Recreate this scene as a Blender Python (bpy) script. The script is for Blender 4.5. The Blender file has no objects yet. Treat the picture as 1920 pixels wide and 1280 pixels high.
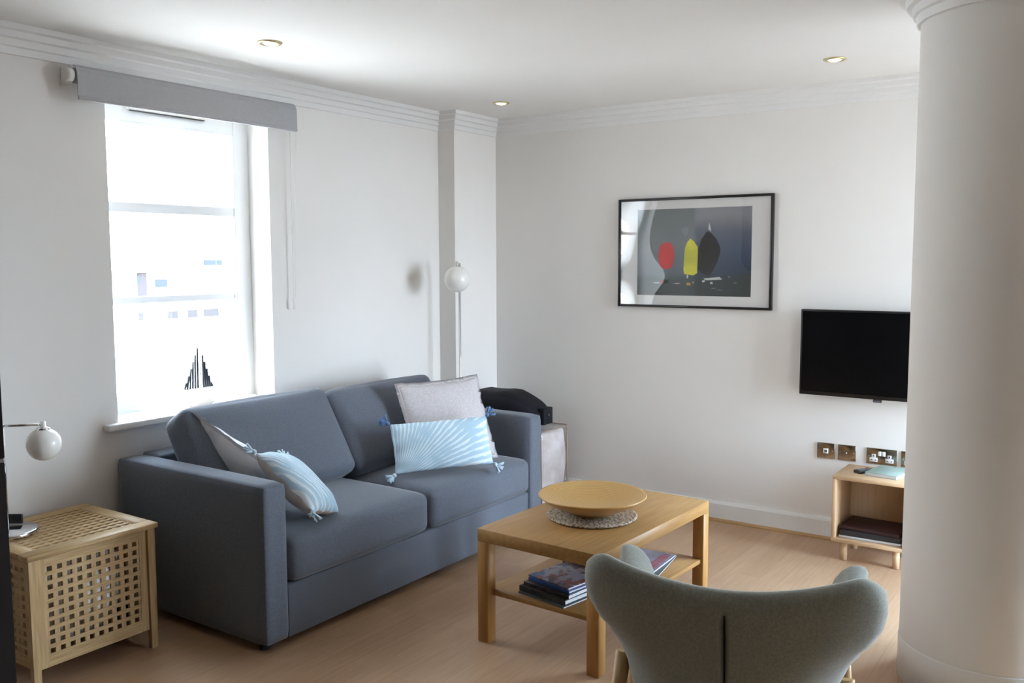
import bpy, bmesh, math, random
from mathutils import Vector, Matrix
PI = math.pi
random.seed(7)
SC = bpy.context.scene
COL = SC.collection

# ------------------------------------------------------------------ camera
def make_camera():
    f, yaw, pitch, roll = 1699.29, 0.60108, 0.09059, -0.00345
    fw = Vector((-math.sin(yaw)*math.cos(pitch), math.cos(yaw)*math.cos(pitch), -math.sin(pitch)))
    r = Vector((math.cos(yaw), math.sin(yaw), 0)); u = r.cross(fw)
    c, s = math.cos(roll), math.sin(roll)
    R, U = c*r + s*u, -s*r + c*u
    cam = bpy.data.cameras.new('camera')
    cam.sensor_width = 36.0; cam.lens = f/1920*36.0; cam.clip_start = 0.02; cam.clip_end = 500
    o = bpy.data.objects.new('camera', cam); COL.objects.link(o)
    m = Matrix((( R.x, U.x, -fw.x, 3.5625), (R.y, U.y, -fw.y, -4.83439), (R.z, U.z, -fw.z, 1.4857), (0,0,0,1)))
    o.matrix_world = m
    SC.camera = o
make_camera()

# ------------------------------------------------------------------ world, sun, exposure
SC.view_settings.view_transform = 'Standard'
SC.view_settings.look = 'None'
SC.view_settings.gamma = 1.0
SC.view_settings.use_curve_mapping = False
SC.view_settings.exposure = 0.68
SC.cycles.max_bounces = 12
SC.cycles.diffuse_bounces = 8
SC.cycles.glossy_bounces = 4
SC.cycles.transparent_max_bounces = 12
SC.cycles.sample_clamp_indirect = 8.0

SKY_SUNNY = 9.0
SKY_SHADE = 23.0
SUN = 15.0
def make_world():
    """clear sky: white haze low and on the sun's side, deeper blue on the shaded side."""
    w = bpy.data.worlds.new('sky'); SC.world = w; w.use_nodes = True
    nt = w.node_tree; nt.nodes.clear(); L = nt.links.new
    out = nt.nodes.new('ShaderNodeOutputWorld'); bg = nt.nodes.new('ShaderNodeBackground')
    tc = nt.nodes.new('ShaderNodeTexCoord'); sp = nt.nodes.new('ShaderNodeSeparateXYZ')
    L(tc.outputs['Generated'], sp.inputs[0])
    dot = nt.nodes.new('ShaderNodeVectorMath'); dot.operation = 'DOT_PRODUCT'; dot.inputs[1].default_value = (-.85, -.53, 0)
    L(tc.outputs['Generated'], dot.inputs[0])
    side = nt.nodes.new('ShaderNodeMapRange'); side.inputs['From Min'].default_value = -.5; side.inputs['From Max'].default_value = .8
    L(dot.outputs['Value'], side.inputs[0])
    def ramp(c0, c1):
        rp = nt.nodes.new('ShaderNodeValToRGB')
        rp.color_ramp.elements[0].position = 0.0; rp.color_ramp.elements[0].color = c0
        rp.color_ramp.elements[1].position = 0.6; rp.color_ramp.elements[1].color = c1
        L(sp.outputs['Z'], rp.inputs[0]); return rp
    blue = ramp((.76, .88, 1.0, 1), (.46, .70, 1.0, 1)); haze = ramp((1.0, .985, .96, 1), (.80, .90, 1.0, 1))
    mx = nt.nodes.new('ShaderNodeMix'); mx.data_type = 'RGBA'
    L(side.outputs[0], mx.inputs[0]); L(blue.outputs[0], mx.inputs[6]); L(haze.outputs[0], mx.inputs[7]); L(mx.outputs[2], bg.inputs['Color'])
    st = nt.nodes.new('ShaderNodeMapRange'); st.inputs['To Min'].default_value = SKY_SHADE; st.inputs['To Max'].default_value = SKY_SUNNY
    L(side.outputs[0], st.inputs[0]); L(st.outputs[0], bg.inputs['Strength'])
    L(bg.outputs[0], out.inputs[0])
make_world()

def make_sun():
    l = bpy.data.lights.new('sun', 'SUN'); l.energy = SUN; l.angle = math.radians(1.0); l.color = (1.0, 0.93, 0.82)
    o = bpy.data.objects.new('sun', l); COL.objects.link(o)
    d = Vector((0.20, 0.24, -0.95)).normalized()
    o.rotation_euler = d.to_track_quat('-Z', 'Y').to_euler(); o.location = (-12, -14, 60)
make_sun()

H = 2.37            # ceiling
XW = 4.95           # right wall
YF = -5.45           # wall behind the camera
WY0, WY1, WZ0, WZ1 = -2.625, -1.765, 0.795, 2.20     # window opening in the left wall
BX0, BX1 = 3.48, 4.88   # glazed door in the back wall, hidden behind the column
RZ0, RZ1 = 0.02, 2.20
RY0, RY1 = -1.15, -.08    # tall window beside it in the right wall

def portal(name, loc, sx, sy, direction):
    l = bpy.data.lights.new(name, 'AREA'); l.shape = 'RECTANGLE'; l.size = sx; l.size_y = sy
    l.cycles.is_portal = True
    o = bpy.data.objects.new(name, l); COL.objects.link(o); o.location = loc
    o.rotation_euler = Vector(direction).to_track_quat('-Z', 'Y').to_euler()
portal('daylight_portal', (-0.20, (WY0+WY1)/2, (WZ0+WZ1)/2), WY1-WY0, WZ1-WZ0, (1, 0, 0))
portal('daylight_portal', (XW+0.16, (RY0+RY1)/2, (RZ0+RZ1)/2), RY1-RY0, RZ1-RZ0, (-1, 0, 0))
portal('daylight_portal', ((BX0+BX1)/2, 0.16, (RZ0+RZ1)/2), BX1-BX0, RZ1-RZ0, (0, -1, 0))

# ------------------------------------------------------------------ materials
def new_mat(name):
    m = bpy.data.materials.new(name); m.use_nodes = True
    nt = m.node_tree; b = nt.nodes['Principled BSDF']
    return m, nt, b
def rgb(*c):       # sRGB 0-255 -> linear
    return tuple((x/255/12.92 if x/255 <= .04045 else ((x/255+.055)/1.055)**2.4) for x in c) + (1,)
def plain(name, col, rough=.6, metal=0, spec=.5, emit=None, es=0):
    m, nt, b = new_mat(name)
    b.inputs['Base Color'].default_value = col; b.inputs['Roughness'].default_value = rough
    b.inputs['Metallic'].default_value = metal; b.inputs['Specular IOR Level'].default_value = spec
    if emit: b.inputs['Emission Color'].default_value = emit; b.inputs['Emission Strength'].default_value = es
    return m
def noisy(name, c1, c2, scale=8, rough=.7, bump=0, bscale=None, stretch=(1,1,1), detail=4, spec=.4, sheen=0, lo=.35, hi=.65, dist=.002):
    m, nt, b = new_mat(name)
    tc = nt.nodes.new('ShaderNodeTexCoord'); mp = nt.nodes.new('ShaderNodeMapping'); mp.inputs['Scale'].default_value = stretch
    n = nt.nodes.new('ShaderNodeTexNoise'); n.inputs['Scale'].default_value = scale; n.inputs['Detail'].default_value = detail
    r = nt.nodes.new('ShaderNodeValToRGB'); r.color_ramp.elements[0].position = lo; r.color_ramp.elements[1].position = hi
    r.color_ramp.elements[0].color = c1; r.color_ramp.elements[1].color = c2
    L = nt.links.new
    L(tc.outputs['Object'], mp.inputs[0]); L(mp.outputs[0], n.inputs[0]); L(n.outputs['Fac'], r.inputs[0]); L(r.outputs[0], b.inputs['Base Color'])
    b.inputs['Roughness'].default_value = rough; b.inputs['Specular IOR Level'].default_value = spec
    if sheen: b.inputs['Sheen Weight'].default_value = sheen; b.inputs['Sheen Roughness'].default_value = .4
    if bump:
        n2 = nt.nodes.new('ShaderNodeTexNoise'); n2.inputs['Scale'].default_value = bscale or scale*4; n2.inputs['Detail'].default_value = 3
        L(mp.outputs[0], n2.inputs[0])
        bp = nt.nodes.new('ShaderNodeBump'); bp.inputs['Strength'].default_value = bump; bp.inputs['Distance'].default_value = dist
        L(n2.outputs['Fac'], bp.inputs['Height']); L(bp.outputs[0], b.inputs['Normal'])
    return m
def wood(name, c1, c2, axis='y', scale=6, rough=.45, k=12, bump=.05, spec=.28):
    st = {'x': (1, k, k), 'y': (k, 1, k), 'z': (k, k, 1)}[axis]
    return noisy(name, c1, c2, scale=scale, rough=rough, stretch=st, detail=6, bump=bump, bscale=scale*2, lo=.3, hi=.72, spec=spec)

M = {}
M['wall'] = noisy('white_wall_paint', (.79,.765,.735,1), (.82,.795,.765,1), scale=1.5, rough=.85, bump=.03, bscale=180, spec=.2)
M['ceiling'] = noisy('white_ceiling_paint', (.79,.77,.745,1), (.82,.80,.775,1), scale=1.2, rough=.9, spec=.2)
M['trim'] = plain('white_gloss_trim', (.80,.79,.775,1), .5)
M['kitchen_wall'] = noisy('warm_grey_wall', (.09,.07,.055,1), (.105,.085,.068,1), scale=1.5, rough=.9, spec=.2)
M['beige_wall'] = noisy('beige_side_wall', (.20,.155,.12,1), (.22,.175,.14,1), scale=1.5, rough=.9, spec=.2)
M['upvc'] = plain('white_window_frame', (.80,.82,.83,1), .35)
M['dark_slot'] = plain('dark_slot', (.08,.08,.08,1), .8)
M['grey_blind'] = noisy('grey_blind_fabric', (.40,.40,.41,1), (.42,.42,.43,1), scale=60, rough=.9, bump=.1, bscale=400, spec=.1)
M['white_plastic'] = plain('white_plastic', (.78,.77,.74,1), .4)
M['black_plastic'] = plain('black_plastic', (.012,.012,.013,1), .35)
M['chrome'] = plain('chrome', (.75,.75,.76,1), .12, metal=1)
M['chrome_dark'] = plain('chrome_brown_reflection', (.46,.40,.34,1), .18, metal=1)  # mirror plates: the brown room reflection is put into the metal colour
M['brass'] = plain('brass_ring', (.72,.60,.34,1), .3, metal=1)
M['bulb'] = plain('lit_bulb', (1,.95,.8,1), .5, emit=(1,.88,.62,1), es=9)
M['sofa'] = noisy('grey_blue_sofa_fabric', (.112,.126,.155,1), (.150,.166,.198,1), scale=220, rough=.95, bump=.25, bscale=700, spec=.12, sheen=.25, dist=.0008)
M['sofa_dark'] = plain('sofa_underside', (.02,.02,.022,1), .9)
M['oak'] = wood('oak_veneer_top', (.35,.190,.064,1), (.44,.255,.095,1), 'y', 5, .42)
M['oak_leg'] = wood('oak_veneer_leg', (.38,.19,.058,1), (.47,.255,.085,1), 'z', 5, .46)
M['oak_shelf'] = wood('oak_veneer_shelf', (.33,.175,.06,1), (.41,.235,.085,1), 'y', 5, .42)
M['acacia_y'] = wood('acacia_slats_long', (.38,.24,.105,1), (.60,.42,.215,1), 'y', 9, .5, k=26)
M['acacia_x'] = wood('acacia_slats_cross', (.38,.24,.105,1), (.60,.42,.215,1), 'x', 9, .5, k=26)
M['acacia_z'] = wood('acacia_upright', (.40,.255,.115,1), (.58,.41,.21,1), 'z', 7, .5)
M['pale_oak'] = wood('pale_oak_cube', (.56,.38,.22,1), (.64,.45,.28,1), 'z', 6, .5)
M['pale_oak_x'] = wood('pale_oak_cube_top', (.56,.38,.22,1), (.64,.45,.28,1), 'x', 6, .5)
M['chair_fabric'] = noisy('pale_grey_green_wool', (.25,.26,.225,1), (.315,.325,.29,1), scale=160, rough=.95, bump=.3, bscale=500, spec=.1, sheen=.3, dist=.001)
M['chair_wood'] = wood('chair_leg_oak', (.50,.31,.13,1), (.60,.40,.19,1), 'z', 6, .4)
M['seam'] = plain('dark_seam', (.01,.009,.008,1), .9)
M['opal'] = plain('opal_glass', (.82,.80,.76,1), .22)
M['black_bag'] = noisy('black_navy_nylon', (.004,.004,.008,1), (.008,.008,.014,1), scale=20, rough=.7, bump=.2, bscale=40, spec=.3)
M['fridge'] = plain('black_brown_front', (.012,.008,.007,1), .7, spec=.08)
M['fridge_edge'] = plain('grey_door_gap', (.16,.14,.13,1), .5)
M['screen'] = plain('black_screen', (.003,.003,.0035,1), .22, spec=.3)
M['bezel'] = plain('black_bezel', (.006,.006,.006,1), .35)
M['frame_black'] = plain('black_frame', (.008,.007,.007,1), .35)
M['mount'] = plain('white_mount_board', (.78,.77,.76,1), .8)

def floor_mat():
    m, nt, b = new_mat('oak_laminate_planks'); L = nt.links.new
    tc = nt.nodes.new('ShaderNodeTexCoord'); mp = nt.nodes.new('ShaderNodeMapping')
    mp.inputs['Rotation'].default_value = (0, 0, PI/2)
    br = nt.nodes.new('ShaderNodeTexBrick'); br.inputs['Scale'].default_value = 1.0
    br.inputs['Brick Width'].default_value = 1.25; br.inputs['Row Height'].default_value = .095
    br.inputs['Mortar Size'].default_value = .0012; br.inputs['Mortar Smooth'].default_value = .3
    br.inputs['Color1'].default_value = (.445,.28,.165,1); br.inputs['Color2'].default_value = (.50,.325,.20,1); br.inputs['Mortar'].default_value = (.37,.235,.14,1)
    br.offset = .37; br.offset_frequency = 2
    n = nt.nodes.new('ShaderNodeTexNoise'); n.inputs['Scale'].default_value = 5; n.inputs['Detail'].default_value = 6
    mp2 = nt.nodes.new('ShaderNodeMapping'); mp2.inputs['Scale'].default_value = (14, 1, 1)
    mx = nt.nodes.new('ShaderNodeMix'); mx.data_type = 'RGBA'; mx.blend_type = 'MULTIPLY'; mx.inputs['Factor'].default_value = .45
    rp = nt.nodes.new('ShaderNodeValToRGB'); rp.color_ramp.elements[0].position = .3; rp.color_ramp.elements[1].position = .7
    rp.color_ramp.elements[0].color = (.72,.68,.64,1); rp.color_ramp.elements[1].color = (1.0,1.0,1.0,1)
    L(tc.outputs['Object'], mp.inputs[0]); L(mp.outputs[0], br.inputs[0])
    L(tc.outputs['Object'], mp2.inputs[0]); L(mp2.outputs[0], n.inputs[0]); L(n.outputs['Fac'], rp.inputs[0])
    L(br.outputs['Color'], mx.inputs[6]); L(rp.outputs[0], mx.inputs[7]); L(mx.outputs[2], b.inputs['Base Color'])
    b.inputs['Roughness'].default_value = .42; b.inputs['Specular IOR Level'].default_value = .4
    return m
M['floor'] = floor_mat()

def glass_mat(name, refl=.05, tint=(1,1,1,1), wavy=0, rough=0.0):
    m = bpy.data.materials.new(name); m.use_nodes = True; nt = m.node_tree; nt.nodes.clear(); L = nt.links.new
    out = nt.nodes.new('ShaderNodeOutputMaterial'); mix = nt.nodes.new('ShaderNodeMixShader')
    tr = nt.nodes.new('ShaderNodeBsdfTransparent'); tr.inputs[0].default_value = tint
    gl = nt.nodes.new('ShaderNodeBsdfGlossy'); gl.inputs['Roughness'].default_value = rough
    lf = nt.nodes.new('ShaderNodeLayerWeight'); pw = nt.nodes.new('ShaderNodeMath'); pw.operation = 'POWER'; pw.inputs[1].default_value = 5; L(lf.outputs['Facing'], pw.inputs[0])
    lw = nt.nodes.new('ShaderNodeMath'); lw.operation = 'MULTIPLY_ADD'; lw.inputs[1].default_value = .9; lw.inputs[2].default_value = refl; L(pw.outputs[0], lw.inputs[0])
    L(lw.outputs[0], mix.inputs[0]); L(tr.outputs[0], mix.inputs[1]); L(gl.outputs[0], mix.inputs[2]); L(mix.outputs[0], out.inputs[0])
    if wavy:
        tc = nt.nodes.new('ShaderNodeTexCoord'); n = nt.nodes.new('ShaderNodeTexNoise'); n.inputs['Scale'].default_value = 3.2; n.inputs['Detail'].default_value = 0
        bp = nt.nodes.new('ShaderNodeBump'); bp.inputs['Strength'].default_value = 1; bp.inputs['Distance'].default_value = wavy
        L(tc.outputs['Object'], n.inputs[0]); L(n.outputs['Fac'], bp.inputs['Height']); L(bp.outputs[0], gl.inputs['Normal'])
    return m
M['glass'] = glass_mat('window_glass')
M['acrylic'] = glass_mat('picture_acrylic', refl=.045, wavy=.012)
M['clear_plastic'] = glass_mat('clear_plastic_film', wavy=.03, rough=.15)

# ------------------------------------------------------------------ mesh builder
PARENT_INV = {}
def root(name, label, cat, loc=(0,0,0), rotz=0, group=None):
    o = bpy.data.objects.new(name, None); COL.objects.link(o)
    o.location = loc; o.rotation_euler = (0, 0, rotz); o.empty_display_size = .1
    PARENT_INV[o.name] = (Matrix.Translation(loc) @ Matrix.Rotation(rotz, 4, 'Z')).inverted()
    return tag(o, label, cat, group)
def tag(o, label, cat, group=None, kind=None):
    o['label'] = label; o['category'] = cat
    if group: o['group'] = group
    if kind: o['kind'] = kind
    return o

class B:
    """Collects shapes; build() links them as one mesh object."""
    def __init__(s): s.bm = bmesh.new(); s.mi = 0; s.mats = []
    def mat(s, m):
        if m not in s.mats: s.mats.append(m)
        s.mi = s.mats.index(m); return s
    def _paint(s, faces, smooth):
        for f in faces: f.material_index = s.mi; f.smooth = smooth
    def box(s, lo, hi, bev=0, seg=2, M4=None, smooth=False):
        r = bmesh.ops.create_cube(s.bm, size=1); vs = r['verts']
        lo, hi = Vector(lo), Vector(hi)
        for v in vs:
            v.co = Vector((lo[i] + (v.co[i]+.5)*(hi[i]-lo[i]) for i in range(3)))
        if bev:
            es = list({e for v in vs for e in v.link_edges})
            r = bmesh.ops.bevel(s.bm, geom=es, offset=bev, segments=seg, affect='EDGES', profile=.6)
            vs = r['verts']
        fs = {f for v in vs for f in v.link_faces}
        s._paint(fs, smooth or bev > 0)
        if M4 is not None:
            allv = {v for f in fs for v in f.verts}
            bmesh.ops.transform(s.bm, matrix=M4, verts=list(allv))
        return s
    def grid(s, fn, nu, nv, closed_u=False, smooth=True, flip=False):
        P = [[s.bm.verts.new(fn(i/(nu if closed_u else nu-1), j/(nv-1))) for j in range(nv)] for i in range(nu)]
        fs = []
        for i in range(nu if closed_u else nu-1):
            for j in range(nv-1):
                a, b, c, d = P[i][j], P[(i+1) % nu][j], P[(i+1) % nu][j+1], P[i][j+1]
                q = (a, b, c, d) if not flip else (d, c, b, a)
                if len({v for v in q}) == 4: fs.append(s.bm.faces.new(q))
        s._paint(fs, smooth); return P
    def lathe(s, prof, seg=32, center=(0,0,0), smooth=True):
        cx, cy, cz = center
        rings = []
        for r, z in prof:
            if r < 1e-6: rings.append([s.bm.verts.new((cx, cy, cz+z))])
            else: rings.append([s.bm.verts.new((cx+r*math.cos(2*PI*k/seg), cy+r*math.sin(2*PI*k/seg), cz+z)) for k in range(seg)])
        fs = []
        for a, b in zip(rings, rings[1:]):
            for k in range(seg):
                k2 = (k+1) % seg
                if len(a) == 1 and len(b) == 1: continue
                if len(a) == 1: fs.append(s.bm.faces.new((a[0], b[k2], b[k])))
                elif len(b) == 1: fs.append(s.bm.faces.new((a[k], a[k2], b[0])))
                else: fs.append(s.bm.faces.new((a[k], a[k2], b[k2], b[k])))
        s._paint(fs, smooth); return s
    def tube(s, pts, r, seg=12, caps=True, smooth=True, r_end=None):
        pts = [Vector(p) for p in pts]; n = len(pts); rings = []
        for i, p in enumerate(pts):
            t = (pts[min(i+1, n-1)] - pts[max(i-1, 0)]).normalized()
            a = Vector((0,0,1)) if abs(t.z) < .9 else Vector((1,0,0))
            x = t.cross(a).normalized(); y = t.cross(x)
            rr = r if r_end is None else r + (r_end-r)*i/(n-1)
            rings.append([s.bm.verts.new(p + rr*(math.cos(2*PI*k/seg)*x + math.sin(2*PI*k/seg)*y)) for k in range(seg)])
        fs = []
        for a, b in zip(rings, rings[1:]):
            for k in range(seg): fs.append(s.bm.faces.new((a[k], a[(k+1) % seg], b[(k+1) % seg], b[k])))
        s._paint(fs, smooth)
        if caps:
            s._paint([s.bm.faces.new(rings[0][::-1]), s.bm.faces.new(rings[-1])], False)
        return s
    def sphere(s, c, r, seg=32, sc=(1,1,1)):
        q = bmesh.ops.create_uvsphere(s.bm, u_segments=seg, v_segments=seg//2, radius=r)
        for v in q['verts']: v.co = Vector((v.co.x*sc[0], v.co.y*sc[1], v.co.z*sc[2])) + Vector(c)
        s._paint({f for v in q['verts'] for f in v.link_faces}, True); return s
    def prism(s, poly, axis, lo, hi, smooth=False):
        """extrude a 2D polygon along an axis; poly in the two other axes (in xyz order)."""
        def mk(a, b, w):
            return {'x': (w, a, b), 'y': (a, w, b), 'z': (a, b, w)}[axis]
        A = [s.bm.verts.new(mk(a, b, lo)) for a, b in poly]; C = [s.bm.verts.new(mk(a, b, hi)) for a, b in poly]
        n = len(poly); fs = [s.bm.faces.new((A[i], A[(i+1) % n], C[(i+1) % n], C[i])) for i in range(n)]
        s._paint(fs, smooth); s._paint([s.bm.faces.new(A[::-1]), s.bm.faces.new(C)], False); return s
    def poly(s, pts):
        s._paint([s.bm.faces.new([s.bm.verts.new(p) for p in pts])], False); return s
    def rbox(s, c, half, r, crown=(0,0,0), n=14, M4=None, fn=None):
        """rounded, crowned cushion block."""
        hv = Vector(half); inner = hv - Vector((r,r,r)); D = {}; fs = []
        for ax in range(3):
            for sg in (-1, 1):
                for i in range(n):
                    for j in range(n):
                        q = []
                        for di, dj in ((0,0), (1,0), (1,1), (0,1)):
                            key = [0,0,0]; key[ax] = sg*n; key[(ax+1) % 3] = -n+2*(i+di); key[(ax+2) % 3] = -n+2*(j+dj); key = tuple(key)
                            if key not in D: D[key] = s.bm.verts.new([k/n for k in key])
                            q.append(D[key])
                        fs.append(s.bm.faces.new(q if sg > 0 else q[::-1]))
        vs = set(D.values())
        for v in vs:
            u = v.co.copy()
            # spread samples towards edges
            w = Vector(math.sin(x*PI/2)*.55 + x*.45 for x in u)
            p = Vector(w[i]*hv[i] for i in range(3))
            k = Vector(max(-inner[i], min(inner[i], p[i])) for i in range(3))
            d = p - k
            if d.length > 1e-9:
                d = d.normalized()*r; p = k + d
            for i in range(3):
                if crown[i]:
                    a, b = (i+1) % 3, (i+2) % 3
                    p[i] += math.copysign(1, w[i]) * crown[i]*abs(w[i])*(1-w[a]**2)*(1-w[b]**2)
            if fn: p = fn(p, w)
            v.co = p + Vector(c)
        if M4 is not None: bmesh.ops.transform(s.bm, matrix=M4, verts=list(vs))
        s._paint(fs, True); return s
    def build(s, name, mat=None, parent=None, local=False, kind=None, sub=0):
        bm = s.bm
        bmesh.ops.recalc_face_normals(bm, faces=bm.faces)
        me = bpy.data.meshes.new(name); o = bpy.data.objects.new(name, me); COL.objects.link(o)
        mats = s.mats or [mat]
        for m in mats: me.materials.append(m)
        if parent is not None:
            o.parent = parent
            W = PARENT_INV.get(parent.name, Matrix.Identity(4))
            if not local: bmesh.ops.transform(bm, matrix=W, verts=bm.verts)
            PARENT_INV[o.name] = W
        else:
            lo = Vector(min(v.co[i] for v in bm.verts) for i in range(3)); hi = Vector(max(v.co[i] for v in bm.verts) for i in range(3))
            c = Vector(((lo.x+hi.x)/2, (lo.y+hi.y)/2, lo.z))
            if kind != 'structure':
                bmesh.ops.translate(bm, vec=-c, verts=bm.verts); o.location = c
                PARENT_INV[o.name] = Matrix.Translation(-c)
            else: PARENT_INV[o.name] = Matrix.Identity(4)
        bm.to_mesh(me); bm.free()
        if sub:
            md = o.modifiers.new('smooth', 'SUBSURF'); md.levels = sub; md.render_levels = sub
        if kind: o['kind'] = kind
        return o
def struct(o, label=None):
    o['kind'] = 'structure'
    if label: o['label'] = label
    return o

# ------------------------------------------------------------------ room shell
PX, PY = .125, -.434      # corner pilaster
def shell():
    b = B(); b.box((-.3, YF-.2, -.12), (XW+.3, .2, 0)); struct(b.build('floor', M['floor'], kind='structure'))
    b = B(); b.box((-.3, YF-.2, H), (XW+.3, .2, H+.12)); struct(b.build('ceiling', M['ceiling'], kind='structure'))
    b = B(); b.box((-.3, 0, 0), (BX0, .2, H)); b.box((BX1, 0, 0), (XW+.3, .2, H)); b.box((BX0, 0, RZ1), (BX1, .2, H)); b.box((BX0, 0, 0), (BX1, .2, RZ0)); struct(b.build('wall_back', M['wall'], kind='structure'))
    b = B()
    b.box((-.3, YF, 0), (0, WY0, H)); b.box((-.3, WY1, 0), (0, 0, H)); b.box((-.3, WY0, 0), (0, WY1, WZ0-.028)); b.box((-.3, WY0, WZ1), (0, WY1, H))
    struct(b.build('wall_left', M['wall'], kind='structure'))
    b = B()
    b.box((XW, YF, 0), (XW+.3, RY0, H)); b.box((XW, RY1, 0), (XW+.3, 0, H)); b.box((XW, RY0, 0), (XW+.3, RY1, RZ0)); b.box((XW, RY0, RZ1), (XW+.3, RY1, H))
    struct(b.build('wall_right', M['beige_wall'], kind='structure'))
    b = B(); b.box((-.3, YF-.2, 0), (XW+.3, YF, H)); struct(b.build('wall_front', M['kitchen_wall'], kind='structure'))
    b = B(); b.box((0, PY, 0), (PX, 0, H)); o = b.build('trim_1', M['wall'], kind='structure'); struct(o, 'square white boxed pilaster filling the room corner behind the floor lamp')
shell()

# cornice profile: stepped, projecting p from the wall, height h below the ceiling
def cornice_profile():
    p = [(0, H-.104), (.012, H-.104), (.016, H-.078), (.026, H-.074), (.030, H-.050), (.046, H-.046), (.051, H-.024), (.070, H-.019), (.074, H), (0, H)]
    return p
def cornice_run(name, path):
    """path: list of (point, inward-normal-mitre) – sweep the profile with mitred corners."""
    b = B(); prof = cornice_profile(); rings = []
    for (x, y), (nx, ny) in path:
        rings.append([b.bm.verts.new((x+nx*d, y+ny*d, z)) for d, z in prof])
    fs = []
    for A, C in zip(rings, rings[1:]):
        for k in range(len(prof)):
            k2 = (k+1) % len(prof); fs.append(b.bm.faces.new((A[k], A[k2], C[k2], C[k])))
    fs.append(b.bm.faces.new(rings[0])); fs.append(b.bm.faces.new(rings[-1][::-1]))
    b._paint(fs, False)
    return struct(b.build(name, M['trim'], kind='structure'))
cornice_run('trim_2', [((0, YF), (1, 0)), ((0, PY), (1, -1)), ((PX, PY), (1, -1)), ((PX, 0), (1, -1)), ((XW, 0), (-1, -1))])
def skirting(name, path):
    b = B(); rings = []
    prof = [(0, 0), (.018, 0), (.018, .098), (.012, .112), (0, .112)]
    for (x, y), (nx, ny) in path: rings.append([b.bm.verts.new((x+nx*d, y+ny*d, z)) for d, z in prof])
    fs = []
    for A, C in zip(rings, rings[1:]):
        for k in range(5): fs.append(b.bm.faces.new((A[k], A[(k+1) % 5], C[(k+1) % 5], C[k])))
    fs.append(b.bm.faces.new(rings[0])); fs.append(b.bm.faces.new(rings[-1][::-1])); b._paint(fs, False)
    return struct(b.build(name, M['trim'], kind='structure'))
skirting('baseboard_left', [((0, YF), (1, 0)), ((0, PY), (1, -1)), ((PX, PY), (1, -1)), ((PX, -.0181), (1, 0))])
skirting('baseboard_back', [((PX, 0), (0, -1)), ((BX0-.07, 0), (0, -1))])
b = B(); b.prism([(-.034, 0), (-.018, 0), (-.018, .016), (-.024, .016), (-.034, .007)], 'x', PX+.02, BX0-.07)
M['bead'] = wood('oak_floor_bead', (.40,.24,.11,1), (.50,.31,.15,1), 'x', 5, .5)
struct(b.build('trim_3', M['bead'], kind='structure'))

# window in the left wall: sash frame set deep in the reveal
def window_left():
    xo, xi = -.215, -.150
    b = B()
    fy0, fy1, fz0, fz1 = WY0, WY1, WZ0, WZ1
    j = .085
    b.box((xo, fy0, fz0), (xi, fy0+j, fz1), .004); b.box((xo, fy1-j-.01, fz0), (xi, fy1, fz1), .004)
    b.box((xo, fy0+j, 2.095), (xi, fy1-j, fz1), .004); b.box((xo, fy0+j, fz0), (xi, fy1-j, fz0+.07), .004)
    w = struct(b.build('window_1', M['upvc'], kind='structure'), 'white sash window with overexposed view in a deep plastered reveal')
    b = B(); b.box((xo+.006, fy0+j, 1.700), (xi-.004, fy1-j-.01, 1.745), .004); b.build('meeting_rail', M['upvc'], w)
    b = B(); b.box((xo+.02, fy0+j, 1.290), (xi-.014, fy1-j-.01, 1.322), .004); b.build('glazing_bar', M['upvc'], w)
    b = B(); b.box((xo+.028, fy0+j, fz0+.07), (xo+.034, fy1-j-.01, 2.095)); b.build('pane', M['glass'], w)
    b = B(); b.mat(M['white_plastic']).box((xi, -2.43, 2.150), (xi+.016, -2.02, 2.178), .004); b.mat(M['dark_slot']).box((xi+.003, -2.42, 2.1465), (xi+.0155, -2.03, 2.150))
    b.build('trickle_vent', None, w)
    b = B(); b.box((-.149, WY0+.001, WZ0-.0275), (.0003, WY1-.001, WZ0)); b.box((.0005, WY0-.07, WZ0-.028), (.045, WY1+.07, WZ0), .008)
    s = b.build('window_sill', M['trim'], w)
window_left()

def glazed_door():
    y0, y1 = .10, .16; j = .07
    b = B(); m = (BX0+BX1)/2
    b.box((BX0, y0, RZ0), (BX0+j, y1, RZ1)); b.box((BX1-j, y0, RZ0), (BX1, y1, RZ1)); b.box((BX0+j, y0, RZ0), (BX1-j, y1, RZ0+j)); b.box((BX0+j, y0, RZ1-j), (BX1-j, y1, RZ1))
    b.box((m-.045, y0, RZ0+j), (m+.045, y1, RZ1-j))
    w = struct(b.build('door_1', M['upvc'], kind='structure'), 'white glazed double door in the back wall behind the round column')
    b = B(); b.box((BX0+j, y0+.028, RZ0+j), (m-.045, y0+.034, RZ1-j)); b.box((m+.045, y0+.028, RZ0+j), (BX1-j, y0+.034, RZ1-j)); b.build('pane', M['glass'], w)
glazed_door()
def side_window():
    x0, x1 = XW+.10, XW+.16; j = .06
    b = B()
    b.box((x0, RY0, RZ0), (x1, RY0+j, RZ1)); b.box((x0, RY1-j, RZ0), (x1, RY1, RZ1)); b.box((x0, RY0+j, RZ0), (x1, RY1-j, RZ0+j)); b.box((x0, RY0+j, RZ1-j), (x1, RY1-j, RZ1))
    w = struct(b.build('window_2', M['upvc'], kind='structure'), 'tall white framed window in the right wall beyond the round column')
    b = B(); b.box((x0+.028, RY0+j, RZ0+j), (x0+.034, RY1-j, RZ1-j)); b.build('pane', M['glass'], w)
side_window()

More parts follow.
